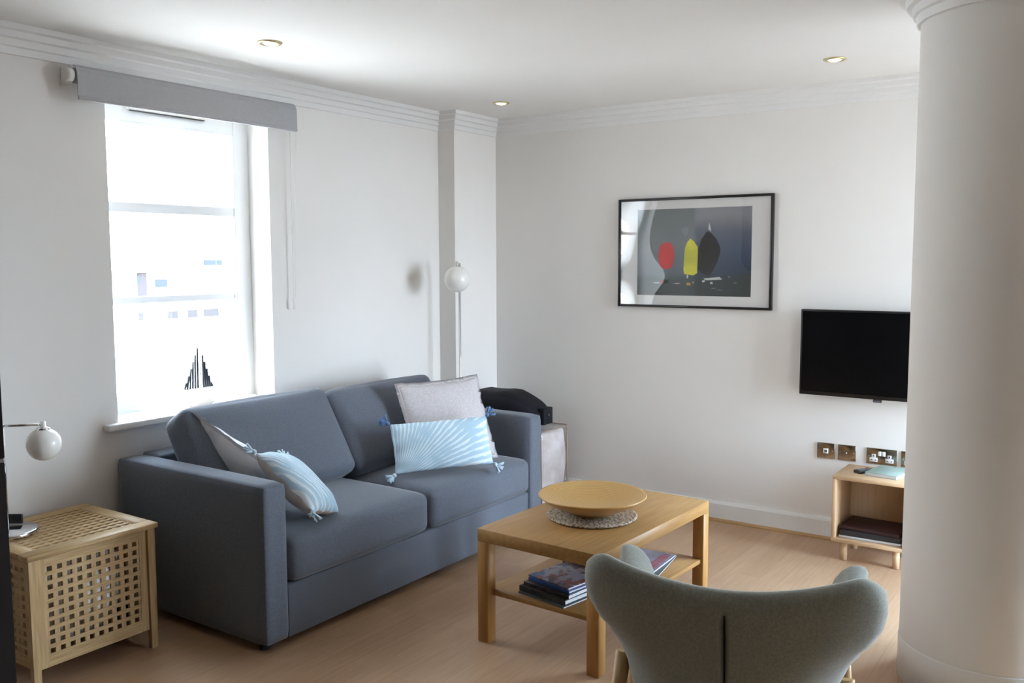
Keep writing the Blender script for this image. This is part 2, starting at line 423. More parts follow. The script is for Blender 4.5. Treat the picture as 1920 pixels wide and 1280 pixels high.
# round column with a base ring and a cornice collar
def column():
    cx, cy, R = 3.198, -1.388, .280
    b = B(); b.lathe([(R, 0), (R, H)], 64, (cx, cy, 0)); c = b.build('column', M['wall'], kind='structure')
    struct(c, 'round white column standing in the room at the right edge')
    b = B(); b.lathe([(R+.001, 0), (R+.0035, 0), (R+.0035, .148), (R+.0025, .152), (R+.001, .153)], 64, (cx, cy, 0)); b.build('base_ring', M['trim'], c)
    b = B(); b.lathe([(R+d if d else R+.001, z) for d, z in cornice_profile()], 64, (cx, cy, 0), smooth=False); b.build('collar', M['trim'], c)
column()

# ------------------------------------------------------------------ blind
def blind():
    y0, y1 = -2.795, -1.66
    r = root('roller_blind', 'grey fabric roller blind rolled up above the window', 'blind', (.05, (y0+y1)/2, 2.12))
    b = B()
    prof = [(.098, 2.122), (.098, 2.19), (.096, 2.225), (.088, 2.245), (.072, 2.256), (.070, 2.254), (.085, 2.243), (.093, 2.224), (.095, 2.19), (.095, 2.122)]
    b.prism(prof, 'y', y0, y1); b.build('fabric', M['grey_blind'], r)
    b = B(); b.tube([(.062, y0+.004, 2.215), (.062, y1-.004, 2.215)], .030, 20); b.build('roller_tube', M['grey_blind'], r)
    b = B(); b.box((.090, y0+.002, 2.118), (.103, y1-.002, 2.134), .003); b.build('bottom_bar', M['grey_blind'], r)
    b = B(); b.box((0, y0-.012, 2.18), (.07, y0-.006, 2.25), .002); b.tube([(.062, y0-.032, 2.215), (.062, y0-.004, 2.215)], .027, 20); b.build('end_cap', M['white_plastic'], r)
    b = B(); b.box((0, y1+.002, 2.18), (.07, y1+.008, 2.25), .002); b.tube([(.055, y1, 2.215), (.055, y1+.018, 2.215)], .027, 20); b.build('end_cap', M['white_plastic'], r)
    b = B()
    b.tube([(.030, y1+.012, 2.20), (.030, y1+.010, 1.30), (.036, y1+.006, 1.285), (.042, y1+.010, 1.30), (.078, y1+.012, 2.20)], .0016, 6)
    ch = b.build('pull_chain', M['white_plastic'], r)
    b = B(); b.tube([(.036, y1+.006, 1.235), (.036, y1+.006, 1.29)], .006, 10); b.build('chain_weight', M['white_plastic'], ch)
blind()

# ------------------------------------------------------------------ ceiling downlights
def downlight(x, y, label):
    r = root('ceiling_downlight', label, 'ceiling light', (x, y, H), 0, 'recessed ceiling downlights')
    b = B(); b.lathe([(.030, -.001), (.030, -.006), (.044, -.007), (.050, -.003), (.050, 0), (.030, 0)], 32, (x, y, H)); b.build('trim_ring', M['brass'], r)
    b = B(); b.lathe([(0, -.010), (.018, -.009), (.029, -.004), (.029, -.0005), (0, -.0005)], 24, (x, y, H)); b.build('bulb', M['bulb'], r)
downlight(.603, -2.26, 'brass-ringed recessed downlight in the ceiling above the window end of the sofa')
downlight(.545, -.535, 'brass-ringed recessed downlight in the ceiling near the corner pilaster')
downlight(2.412, -.60, 'brass-ringed recessed downlight in the ceiling above the television')

# ------------------------------------------------------------------ sofa
SX0, SX1, SY0, SY1, AW, AH = .02, .952, -2.657, -.74, .12, .65
def sofa():
    cy = (SY0+SY1)/2
    r = root('sofa', 'grey blue two seat fabric sofa under the window', 'sofa', (.49, cy, 0))
    y0, y1 = SY0+AW, SY1-AW
    def arm(a, c):
        b = B(); hx, hy, hz = (SX1-SX0)/2, (c-a)/2, (AH-.035)/2
        b.rbox(((SX0+SX1)/2, (a+c)/2, .035+hz), (hx, hy, hz), .022, (0, .004, .004), n=10); return b.build('armrest', M['sofa'], r)
    arm(SY0, y0); arm(y1, SY1)
    b = B(); b.box((SX0+.02, y0+.001, .035), (SX1-.012, y1-.001, .243), .008); b.build('base', M['sofa'], r)
    b = B(); b.box((SX0, y0+.001, .243), (SX0+.13, y1-.001, .655), .02, 3); b.build('back_frame', M['sofa'], r)
    m = (y0+y1)/2
    for a, c in ((y0, m), (m, y1)):
        b = B()
        def droop(p, w):
            return p
        hx = (SX1+.012-.23)/2
        b.rbox((.23+hx, (a+c)/2, .338), (hx, (c-a)/2-.006, .092), .042, (.008, 0, .030), n=16)
        b.build('seat_cushion', M['sofa'], r)
    th = math.radians(31)
    for a, c, lift in ((y0+.002, m-.006, -.008), (m-.004, y1-.045, -.028)):
        b = B()
        R = Matrix.Translation((.345, (a+c)/2, .648+lift)) @ Matrix.Rotation(-th, 4, 'Y')
        b.rbox((0,0,0), (.088, (c-a)/2-.003, .225), .045, (.045, .004, .012), n=16, M4=R)
        b.build('back_cushion', M['sofa'], r)
    for x in (SX0+.08, SX1-.08):
        for y in (SY0+.06, SY1-.06):
            b = B(); b.tube([(x, y, 0), (x, y, .036)], .022, 14); b.build('leg', M['sofa_dark'], r)
sofa()

# ------------------------------------------------------------------ throw pillows
def pillow_mesh(w, h, t, pinch=.06, flange=0, n=25, seed=0):
    """w x h pillow in local XY, bulging along Z; returns a B."""
    rnd = random.Random(seed); ph = [rnd.uniform(0, 6.28) for _ in range(8)]
    b = B()
    def outline(u, v):   # u,v in [-1,1]
        k = pinch
        x = u*(1-k*(1-v*v)*abs(u)**2); y = v*(1-k*(1-u*u)*abs(v)**2)
        return x*w/2, y*h/2
    def zz(u, v):
        f = max(0, (1-abs(u)**2.6))**.55*max(0, (1-abs(v)**2.6))**.55
        f *= 1 + .05*math.sin(3.1*u+ph[0]) + .05*math.sin(4.3*v+ph[1]) + .03*math.sin(9*u*v+ph[2])
        return f*t/2
    V = {}
    for side in (1, -1):
        for i in range(n):
            for j in range(n):
                u = math.sin((-1+2*i/(n-1))*PI/2)*.6 + (-1+2*i/(n-1))*.4; v = math.sin((-1+2*j/(n-1))*PI/2)*.6 + (-1+2*j/(n-1))*.4
                edge = i in (0, n-1) or j in (0, n-1)
                if edge and side == -1: V[(i,j,-1)] = V[(i,j,1)]; continue
                x, y = outline(u, v)
                wr = .004*math.sin(11*u+ph[3]) * (abs(v)**3) + .004*math.sin(10*v+ph[4])*(abs(u)**3)
                V[(i,j,side)] = b.bm.verts.new((x, y, side*zz(u, v) + wr))
    fs = []
    for side in (1, -1):
        for i in range(n-1):
            for j in range(n-1):
                q = [V[(i,j,side)], V[(i+1,j,side)], V[(i+1,j+1,side)], V[(i,j+1,side)]]
                f = b.bm.faces.new(q if side == 1 else q[::-1]); fs.append((f, side))
    for f, side in fs: f.smooth = True; f.material_index = 0 if side == 1 else 1
    return b, outline
def frame_matrix(center, ex, ey):
    ex = Vector(ex).normalized(); ey = Vector(ey); ey = (ey - ex*ey.dot(ex)).normalized(); ez = ex.cross(ey)
    return Matrix(((ex.x, ey.x, ez.x, center[0]), (ex.y, ey.y, ez.y, center[1]), (ex.z, ey.z, ez.z, center[2]), (0,0,0,1)))

def palm_mat(name, base, leaf):
    """palm frond: white leaflets fanning out from one corner over pale blue, softer towards the lower edge."""
    m, nt, b = new_mat(name); L = nt.links.new
    def math_(op, a=None, c=None, v1=None, v2=None):
        n = nt.nodes.new('ShaderNodeMath'); n.operation = op
        if a is not None: L(a, n.inputs[0])
        if c is not None: L(c, n.inputs[1])
        if v1 is not None: n.inputs[1].default_value = v1
        if v2 is not None: n.inputs[2].default_value = v2
        return n.outputs[0]
    tc = nt.nodes.new('ShaderNodeTexCoord'); sp = nt.nodes.new('ShaderNodeSeparateXYZ'); L(tc.outputs['Object'], sp.inputs[0])
    n = nt.nodes.new('ShaderNodeTexNoise'); n.inputs['Scale'].default_value = 9; n.inputs['Detail'].default_value = 3; L(tc.outputs['Object'], n.inputs[0])
    x = math_('ADD', sp.outputs['X'], v1=.24); y = math_('ADD', sp.outputs['Y'], v1=.16)
    ang = math_('ARCTAN2', y, x)
    ph = math_('MULTIPLY', ang, v1=88); ph2 = math_('MULTIPLY_ADD', n.outputs['Fac'], v1=6, v2=0); sn = math_('SINE', math_('ADD', ph, ph2))
    soft = math_('MULTIPLY_ADD', n.outputs['Fac'], v1=4.5, v2=-2.2)
    f = math_('ADD', sn, soft)
    rp = nt.nodes.new('ShaderNodeValToRGB'); rp.color_ramp.elements[0].position = .15; rp.color_ramp.elements[1].position = .85
    rp.color_ramp.elements[0].color = base; rp.color_ramp.elements[1].color = leaf; L(f, rp.inputs[0]); L(rp.outputs[0], b.inputs['Base Color'])
    b.inputs['Roughness'].default_value = .85; b.inputs['Specular IOR Level'].default_value = .15
    return m
M['palm'] = palm_mat('pale_blue_palm_print', (.42,.58,.69,1), (.70,.79,.84,1))
M['pillow_grey'] = noisy('pale_grey_linen', (.50,.47,.48,1), (.58,.55,.56,1), scale=90, rough=.95, bump=.2, bscale=300, spec=.1)
M['pillow_white'] = noisy('white_patterned_cotton', (.66,.67,.73,1), (.84,.84,.88,1), scale=9, rough=.9, spec=.1, lo=.4, hi=.6, bump=.1)
M['pillow_beige'] = noisy('beige_cotton_back', (.52,.45,.40,1), (.60,.53,.48,1), scale=40, rough=.95, spec=.1)
M['tassel_blue'] = noisy('blue_tassel_yarn', (.07,.14,.30,1), (.18,.28,.45,1), scale=60, rough=.95)
M['tassel_pale'] = noisy('pale_blue_tassel_yarn', (.45,.58,.68,1), (.62,.72,.78,1), scale=60, rough=.95)
def pillow(name, label, Mx, w, h, t, front, back, pinch=.06, tassels=None, flange=None, seed=0):
    loc = Mx.to_translation()
    b, outline = pillow_mesh(w, h, t, pinch, seed=seed)
    b.mats = [front, back]
    me_o = b.build(name, None, None)
    # undo origin shift: keep local axes for the print
    c = me_o.location.copy()
    me_o.matrix_world = Mx @ Matrix.Translation(c)
    me_o['label'] = label; me_o['category'] = 'pillow'; me_o['group'] = 'throw pillows on the sofa'
    inv = Matrix.Translation(-c)
    if flange:
        fb = B(); k = 80; pts = []
        rnd = random.Random(seed+5)
        for i in range(k):
            q = i/k*4; s_ = int(q); f = -1+2*(q-s_)
            u, v = ((f, -1), (1, f), (-f, 1), (-1, -f))[s_]
            x, y = outline(u, v); pts.append((Vector((x, y, 0)), Vector((u, v, 0))))
        A = [fb.bm.verts.new(p*.985 + Vector((0,0,.002))) for p, d in pts]
        C = [fb.bm.verts.new(p + Vector((math.copysign(flange, d.x) if abs(d.x) > .999 else 0, math.copysign(flange, d.y) if abs(d.y) > .999 else 0, rnd.uniform(-.006, .006)))) for p, d in pts]
        D = [fb.bm.verts.new(p*.985 - Vector((0,0,.002))) for p, d in pts]
        fs = []
        for i in range(k):
            j = (i+1) % k
            fs.append(fb.bm.faces.new((A[i], A[j], C[j], C[i]))); fs.append(fb.bm.faces.new((C[i], C[j], D[j], D[i])))
        fb._paint(fs, True)
        bmesh.ops.transform(fb.bm, matrix=inv, verts=fb.bm.verts)
        fb.build('flange', front, me_o, local=True)
    if tassels:
        for (u, v), mt in tassels:
            x, y = outline(u, v); tb = B(); d = Vector((u, v*.8, 0)).normalized()
            side = Vector((-d.y, d.x, 0))
            tb.sphere((x+d.x*.008, y+d.y*.008, 0), .011, 12)
            rr = random.Random(seed+int(10*u+3*v))
            for q in range(14):
                a = rr.uniform(-.8, .8); e = d*math.cos(a)*.042 + side*math.sin(a)*.042 + Vector((0, 0, rr.uniform(-.014, .014)))
                p0 = Vector((x, y, 0)) + d*.01
                tb.tube([p0, p0+e*.6, p0+e], .0035, 5)
            bmesh.ops.transform(tb.bm, matrix=inv, verts=tb.bm.verts)
            tb.build('tassel', mt, me_o, local=True)
    return me_o

def pillows():
    # grey square against the far back cushion
    TL = Vector((.455, -1.40, .80)); TR = Vector((.63, -.90, .81)); BR = Vector((.80, -.96, .41))
    c = (TL+BR)/2 + Vector((.02, 0, .04))
    pillow('throw_pillow', 'pale grey linen square pillow with narrow flange leaning at the far end of the sofa', frame_matrix(c, TR-TL, TR-BR), .47, .43, .13, M['pillow_grey'], M['pillow_grey'], .05, flange=.02, seed=3)
    # pale blue lumbar in front of it
    BL = Vector((.60, -1.61, .445)); BR = Vector((.90, -1.17, .455)); TL = Vector((.655, -1.63, .665))
    c = (BR+TL)/2 + Vector((.02,-.012,.022))
    pillow('lumbar_pillow', 'pale blue palm-print oblong pillow with tassels lying against the grey linen pillow', frame_matrix(c, BR-BL, (-.10, .05, .25)), .50, .245, .11, M['palm'], M['pillow_beige'], .03,
           tassels=[((-1,1), M['tassel_blue']), ((1,1), M['tassel_blue']), ((-1,-1), M['tassel_pale']), ((1,-1), M['tassel_pale'])], seed=4)
    # white patterned square slumped over the near armrest
    A = Vector((.335, -2.470, .820)); Bp = Vector((.70, -2.37, .615))
    ex = Bp - A; ey = Vector((.10, -.17, .30)); eyo = (ey - ex.normalized()*ey.dot(ex.normalized())).normalized()
    c = (A+Bp)/2 - eyo*.20
    pillow('throw_pillow', 'white patterned square pillow slumped behind the near armrest', frame_matrix(c, ex, ey), .45, .42, .13, M['pillow_white'], M['pillow_white'], .05, flange=.02, seed=8)
    # pale blue lumbar at the near end
    n_ = Vector((.5, .42, .75)); ex = Vector((.72, .1, -.53)); ey = n_.cross(ex)
    c = Vector((.800, -2.345, .582))
    pillow('lumbar_pillow', 'pale blue palm-print oblong pillow with tassels slumped beside the near armrest', frame_matrix(c, ex, ey), .345, .25, .13, M['palm'], M['pillow_beige'], .03,
           tassels=[((-1,1), M['tassel_pale']), ((1,-1), M['tassel_pale']), ((-1,-1), M['tassel_pale'])], seed=6)
pillows()

# ------------------------------------------------------------------ coffee table
TX, TY, TR = 1.8058, -1.6475, -.0453
def coffee_table():
    r = root('coffee_table', 'square-legged oak veneer coffee table with lower shelf in front of the sofa', 'coffee table', (TX, TY, 0), TR)
    hw, hl = .275, .45
    b = B(); b.box((-hw, -hl, .40), (hw, hl, .45), .0015, 1); b.build('table_top', M['oak'], r, local=True)
    for sx in (-1, 1):
        for sy in (-1, 1):
            b = B(); x, y = sx*(hw-.025), sy*(hl-.025); b.box((x-.025, y-.025, 0), (x+.025, y+.025, .3995), .0015, 1); b.build('leg', M['oak_leg'], r, local=True)
    b = B(); b.box((-hw+.012, -hl+.035, .184), (hw-.012, hl-.035, .202), .001, 1); b.build('shelf', M['oak_shelf'], r, local=True)
coffee_table()
def onT(x, y, z): # table-local to world
    c, s = math.cos(TR), math.sin(TR); return (TX+c*x-s*y, TY+s*x+c*y, z)

def bowl_and_mat():
    cx, cy = 1.802, -1.700
    # woven placemat: coils of twisted straw
    M['straw'] = noisy('woven_straw', (.20,.15,.10,1), (.66,.58,.47,1), scale=110, rough=.9, bump=.5, bscale=160, dist=.002, lo=.40, hi=.58)
    b = B(); z0 = .4512
    prof = [(0, 0), (.170, 0), (.180, .003), (.182, .007)]
    n = 11
    for k in range(n):
        rc = .182 - (k+.5)*.182/n
        for a in (20, 90, 160): prof.append((max(rc + .008*math.cos(math.radians(a)), 0.0005), .007 + .0045*math.sin(math.radians(a))))
    prof.append((0, .007)); b.lathe(prof, 72, (cx, cy, z0))
    for v in b.bm.verts:       # plait ripples
        d = math.hypot(v.co.x-cx, v.co.y-cy)
        if d > .16: v.co.z += .0012*math.sin(36*math.atan2(v.co.y-cy, v.co.x-cx))
    mo = b.build('placemat', M['straw']); tag(mo, 'round woven straw placemat under the wooden bowl on the coffee table', 'placemat')
    # coiled bamboo bowl
    m, nt, bs = new_mat('coiled_bamboo'); L = nt.links.new
    tc = nt.nodes.new('ShaderNodeTexCoord'); wv = nt.nodes.new('ShaderNodeTexWave'); wv.wave_type = 'RINGS'; wv.rings_direction = 'Z'
    wv.inputs['Scale'].default_value = 34; wv.inputs['Distortion'].default_value = .6; wv.inputs['Detail'].default_value = 2; wv.inputs['Detail Scale'].default_value = 2
    rp = nt.nodes.new('ShaderNodeValToRGB'); rp.color_ramp.elements[0].color = (.50,.29,.095,1); rp.color_ramp.elements[1].color = (.62,.39,.145,1)
    L(tc.outputs['Object'], wv.inputs[0]); L(wv.outputs['Fac'], rp.inputs[0]); L(rp.outputs[0], bs.inputs['Base Color']); bs.inputs['Roughness'].default_value = .32
    b = B(); z = .4635
    b.lathe([(0, 0), (.085, 0), (.092, .008), (.13, .0225), (0.185, 0.0485), (0.213, 0.0685), (0.219, 0.0745), (0.216, 0.0795), (0.207, 0.0765), (0.165, 0.0565), (0.12, 0.0365), (0.08, 0.0265), (0, 0.0235)], 72, (cx-.005, cy+.01, z))
    o = b.build('bowl', m); tag(o, 'wide shallow coiled bamboo bowl on the straw placemat', 'bowl')
bowl_and_mat()

# ------------------------------------------------------------------ magazines
def cover_mat(name, cols, scale=9, rough=.25):
    m, nt, b = new_mat(name); L = nt.links.new
    tc = nt.nodes.new('ShaderNodeTexCoord'); v = nt.nodes.new('ShaderNodeTexVoronoi'); v.inputs['Scale'].default_value = scale; v.feature = 'F1'
    n = nt.nodes.new('ShaderNodeTexNoise'); n.inputs['Scale'].default_value = 6
    mx = nt.nodes.new('ShaderNodeMix'); mx.data_type = 'VECTOR'; mx.inputs[0].default_value = .25
    L(tc.outputs['Object'], mx.inputs[4]); L(n.outputs['Color'], mx.inputs[5]); L(mx.outputs[1], v.inputs[0])
    sp = nt.nodes.new('ShaderNodeSeparateColor'); L(v.outputs['Color'], sp.inputs[0])
    rp = nt.nodes.new('ShaderNodeValToRGB'); rp.color_ramp.interpolation = 'CONSTANT'
    for i, c in enumerate(cols):
        if i < 2: e = rp.color_ramp.elements[i]; e.position = i/len(cols)
        else: e = rp.color_ramp.elements.new(i/len(cols))
        e.color = c
    L(sp.outputs[0], rp.inputs[0]); L(rp.outputs[0], b.inputs['Base Color']); b.inputs['Roughness'].default_value = rough
    return m
M['paper'] = noisy('white_page_edges', (.66,.67,.70,1), (.80,.81,.84,1), scale=30, rough=.8, stretch=(1,1,40))
M['red_ink'] = plain('red_title_ink', (.42,.03,.05,1), .4)
def magazine(label, c, ang, w, l, t, cover, hard=False, back=None, title=None, group='magazines on the coffee table shelf', name='magazine'):
    """closed magazine lying flat: spine on local -x, pages showing at +x and both ends."""
    r = root(name, label, 'magazine' if name == 'magazine' else 'book', c, ang, group)
    k = .0025 if hard else .0008
    ins = .004 if hard else .0015
    b = B(); b.box((-w/2+k+.0003, -l/2+ins, k), (w/2-ins, l/2-ins, t-k)); b.build('pages', M['paper'], r, local=True)
    b = B(); b.box((-w/2, -l/2, 0), (w/2, l/2, k-.0001)); b.box((-w/2, -l/2, t-k+.0001), (w/2, l/2, t)); b.box((-w/2, -l/2, k-.0001), (-w/2+k, l/2, t-k+.0001)); cv = b.build('cover', cover, r, local=True)
    if title:
        b = B(); title(b, w, l, t); b.build('title', M['red_ink'], cv, local=True)
    return r
def magazines():
    dark = cover_mat('dark_photo_cover', [(.02,.02,.025,1), (.04,.035,.035,1), (.015,.015,.02,1), (.07,.06,.06,1)], 7)
    char = noisy('charcoal_cloth_cover', (.03,.028,.026,1), (.055,.05,.045,1), scale=40, rough=.7)
    blue = cover_mat('blue_harbour_cover', [(.30,.30,.38,1), (.06,.16,.36,1), (.16,.10,.10,1), (.38,.37,.42,1), (.24,.10,.09,1), (.10,.09,.11,1)], 15)
    blue2 = plain('blue_cover', (.03,.10,.34,1), .3)
    red = cover_mat('dark_red_cover', [(.10,.02,.015,1), (.16,.04,.02,1), (.30,.14,.05,1), (.05,.015,.012,1)], 14)
    lilac = cover_mat('lilac_photo_cover', [(.36,.36,.50,1), (.44,.44,.58,1), (.30,.30,.42,1), (.42,.44,.60,1)], 5)
    grn = plain('grey_green_cover', (.10,.12,.11,1), .4)
    a = TR + .13
    # stack at the camera end of the shelf: left edge is the spine
    z = .2025
    def lay(label, x, y, da, w, l, t, cov, **k):
        nonlocal z
        magazine(label, onT(x, y, z), TR+PI/2+da, w, l, t, cov, **k); z += t + .0004
    lay('grey-green thin magazine at the bottom of the near shelf stack', .005, -.245, -.14, .30, .235, .006, grn)
    lay('thick charcoal hardback book second from the bottom of the near shelf stack', .000, -.235, -.13, .295, .235, .020, char, hard=True, name='book')
    lay('dark photo magazine with bright page edges in the near shelf stack', .004, -.225, -.10, .285, .225, .014, dark)
    lay('blue covered magazine just under the top of the near shelf stack', .008, -.205, -.16, .280, .215, .008, blue2)
    lay('blue and brown harbour photo magazine on top of the near shelf stack', .000, -.195, -.16, .280, .212, .007, blue)
    # dark red box of leaflets just behind
    b = B(); M4 = Matrix.Translation(onT(-.03, -.02, .2025)) @ Matrix.Rotation(TR, 4, 'Z')
    b.box((-.10, -.055, 0), (.10, .055, .075), .002, 1, M4); o = b.build('leaflet_box', red); tag(o, 'dark red patterned box behind the near stack on the table shelf', 'box')
    z = .2025
    def title(b, w, l, t):
        # block letters of a masthead along the spine-side short edge
        n = 7; y = -l/2+.012
        for i in range(n):
            x0 = -w/2+.02 + i*(w-.035)/n; ww = (w-.035)/n*.8
            b.box((x0, y, t+.0001), (x0+ww*.28, y+.040, t+.0003))
            if i % 2: b.box((x0, y+.032, t+.0001), (x0+ww, y+.040, t+.00035))
            b.box((x0+ww*.7, y, t+.0001), (x0+ww, y+.040, t+.0003))
            if i % 3: b.box((x0, y+.012, t+.0001), (x0+ww, y+.020, t+.00035))
    magazine('grey edged magazine under the red-titled one at the far end of the shelf', onT(.085, .215, z), TR+.20+PI/2, .285, .22, .006, grn); z += .0065
    magazine('lilac photo magazine with red title at the far end of the table shelf', onT(.075, .210, z), TR+.10+PI/2, .285, .215, .007, lilac, title=title)
magazines()

# ------------------------------------------------------------------ lattice side table
HX0, HX1, HY0, HY1 = .03, .53, -3.307, -2.807
HTOP = .49
def lattice(b, u0, u1, v0, v1, nu, nv, hole, put, extra=()):
    """plate with nu x nv square holes: crossing slats; put(u0,u1,v0,v1,layer)"""
    pu = (u1-u0)/nu; pv = (v1-v0)/nv
    su, sv = pu-hole, pv-hole
    for i in range(nu+1):
        c = u0+i*pu
        a, e = (c-su/2, c+su/2)
        if i == 0: a = u0-.0
        if i == nu: e = u1+.0
        put(a, e, v0, v1, 0)
    for j in range(nv+1):
        c = v0+j*pv; a, e = c-sv/2, c+sv/2
        if j == 0: a = v0
        if j == nv: e = v1
        put(u0, u1, a, e, 1)
def side_table():
    cx, cy = (HX0+HX1)/2, (HY0+HY1)/2
    r = root('lattice_side_table', 'wooden lattice cube side table between the sofa and the dark cabinet', 'side table', (cx, cy, 0))
    # top
    b = B(); e = .062; zt = HTOP
    b.mat(M['acacia_y']).box((HX1-e, HY0, zt-.020), (HX1, HY1, zt), .003, 1); b.box((HX0, HY0, zt-.020), (HX0+e, HY1, zt), .003, 1)
    b.mat(M['acacia_x']).box((HX0+e, HY0, zt-.020), (HX1-e, HY0+e, zt), .003, 1); b.box((HX0+e, HY1-e, zt-.020), (HX1-e, HY1, zt), .003, 1)
    def put(a, c, d, f, layer):
        if layer == 0: b.mat(M['acacia_y']).box((a, d, zt-.010), (c, f, zt-.0015))
        else: b.mat(M['acacia_x']).box((a, d, zt-.018), (c, f, zt-.0040))
    lattice(b, HX0+e, HX1-e, HY0+e, HY1-e, 11, 11, .0172, put)
    b.build('table_top', None, r)
    # side panels
    zb, zh = .075, zt-.0215
    def panel(fixed, lo, hi, axis, out):
        b = B(); st = .030
        def bx(u0, u1, v0, v1, d0, d1, mat):
            b.mat(mat)
            x0, x1 = sorted((fixed - out*d0, fixed - out*d1))
            if axis == 'x': b.box((x0, u0, v0), (x1, u1, v1))
            else: b.box((u0, x0, v0), (u1, x1, v1))
        mh = M['acacia_y'] if axis == 'x' else M['acacia_x']
        bx(lo, lo+st, zb, zh, 0, .018, M['acacia_z']); bx(hi-st, hi, zb, zh, 0, .018, M['acacia_z'])
        bx(lo+st, hi-st, zb, zb+.038, 0, .018, mh); bx(lo+st, hi-st, zh-.030, zh, 0, .018, mh)
        def put(a, c, d, f, layer):
            if layer == 0: bx(a, c, d, f, .0035, .016, M['acacia_z'])
            else: bx(a, c, d, f, .0015, .0075, mh)
        lattice(b, lo+st, hi-st, zb+.038, zh-.030, 10, 10, .0182, put)
        b.build('lattice_panel', None, r)
    g = .040
    panel(HX1-.022, HY0+g, HY1-g, 'x', 1); panel(HX0+.022, HY0+g, HY1-g, 'x', -1)
    panel(HY0+.022, HX0+g, HX1-g, 'y', -1); panel(HY1-.022, HX0+g, HX1-g, 'y', 1)
    for sx, x in ((-1, HX0+.028), (1, HX1-.028)):
        for sy, y in ((-1, HY0+.024), (1, HY1-.024)):
            b = B()
            t, q = .017, .012
            def ring(z, dx, h, hy):
                return [(x+dx-h, y-hy, z), (x+dx+h, y-hy, z), (x+dx+h, y+hy, z), (x+dx-h, y+hy, z)]
            A = [b.bm.verts.new(p) for p in ring(zt-.0205, 0, t, .015)]; C = [b.bm.verts.new(p) for p in ring(0, sx*.004, .011, .013)]
            fs = [b.bm.faces.new((A[k], A[(k+1) % 4], C[(k+1) % 4], C[k])) for k in range(4)] + [b.bm.faces.new(A[::-1]), b.bm.faces.new(C)]
            b._paint(fs, False); b.build('leg', M['acacia_z'], r)
    b = B(); b.box((HX0+.045, HY0+.045, .076), (HX1-.045, HY1-.045, .086)); b.build('bottom_board', M['acacia_y'], r)
side_table()
def stored_things():
    m = noisy('white_print_cotton', (.30,.26,.25,1), (.84,.83,.87,1), scale=22, rough=.9, lo=.30, hi=.42)
    b = B(); b.rbox((.372, -3.065, .245), (.105, .135, .150), .07, (.02,.03,.03), n=10, fn=lambda p, w: p + Vector((.012*math.sin(9*p.y+3*p.z), .01*math.sin(12*p.z), .012*math.sin(8*p.y))))
    o = b.build('folded_blanket', m); o.location.z = .0875
    tag(o, 'white printed blanket stuffed inside the lattice side table', 'blanket')
    b = B(); b.rbox((.30, -2.872, .125), (.10, .022, .036), .02, n=6); o = b.build('shoe_bag', plain('dark_blue_cloth', (.05,.06,.10,1), .9)); o.location.z = .0875
    tag(o, 'small dark blue cloth bag low inside the lattice side table', 'bag')
stored_things()

# ------------------------------------------------------------------ globe lamps
def lamp_globe(b, c, r):
    prof = [(.0, -r)] + [(r*math.sin(a), -r*math.cos(a)) for a in [i*PI/20 for i in range(1, 19)]]
    b.lathe(prof, 36, c)
def table_lamp():
    gx, gy, gz = .30, -3.108, .818
    px, py = .21, -3.21
    r = root('table_lamp', 'chrome table lamp with white glass globe on the lattice side table', 'lamp', (px, py, HTOP))
    b = B(); b.lathe([(0, 0), (.100, 0), (.104, .004), (.104, .016), (.100, .020), (0, .020)], 48, (px, py, HTOP+.0005)); b.build('base', M['chrome'], r)
    b = B(); b.tube([(px, py, HTOP+.02), (px, py, .900)], .007, 14); b.build('pole', M['chrome'], r)
    d = Vector((gx-px, gy-py, 0))
    b = B(); b.tube([(px-d.x*.2, py-d.y*.2, .891), (gx, gy, .891)], .005, 12); b.build('arm', M['chrome'], r)
    b = B(); lamp_globe(b, (gx, gy, gz), .060); b.build('lamp_shade', M['opal'], r)
    b = B(); b.lathe([(0, .083), (.009, .083), (.009, .064), (.022, .062), (.026, .052), (0, .054)], 24, (gx, gy, gz)); b.build('cap', M['chrome'], r)
    b = B(); M4 = Matrix.Translation((px-.055, py+.045, HTOP+.021)) @ Matrix.Rotation(.6, 4, 'Z')
    b.box((-.040, -.004, 0), (.040, .006, .036), .002, 1, M4); b.build('black_block', M['black_plastic'], r)  # small plain black block standing on the lamp base
table_lamp()
def floor_lamp():
    gx, gy, gz = .318, -.665, 1.371
    px, py = .235, -.535
    r = root('floor_lamp', 'chrome floor lamp with white glass globe in the corner behind the sofa', 'lamp', (px, py, 0))
    b = B(); b.lathe([(0, 0), (.095, 0), (.098, .004), (.098, .014), (.094, .018), (0, .018)], 40, (px, py, 0)); b.build('base', M['chrome'], r)
    b = B(); b.tube([(px, py, .018), (px, py, 1.462)], .0075, 14); b.build('pole', M['chrome'], r)
    b = B(); b.tube([(px, py, 1.447), (gx, gy, 1.447)], .006, 12); b.build('arm', M['chrome'], r)
    b = B(); lamp_globe(b, (gx, gy, gz), .076); b.build('lamp_shade', M['opal'], r)
    b = B(); b.lathe([(0, .102), (.008, .102), (.008, .072), (.020, .070), (.026, .060), (0, .062)], 24, (gx, gy, gz)); b.build('cap', M['chrome'], r)
floor_lamp()

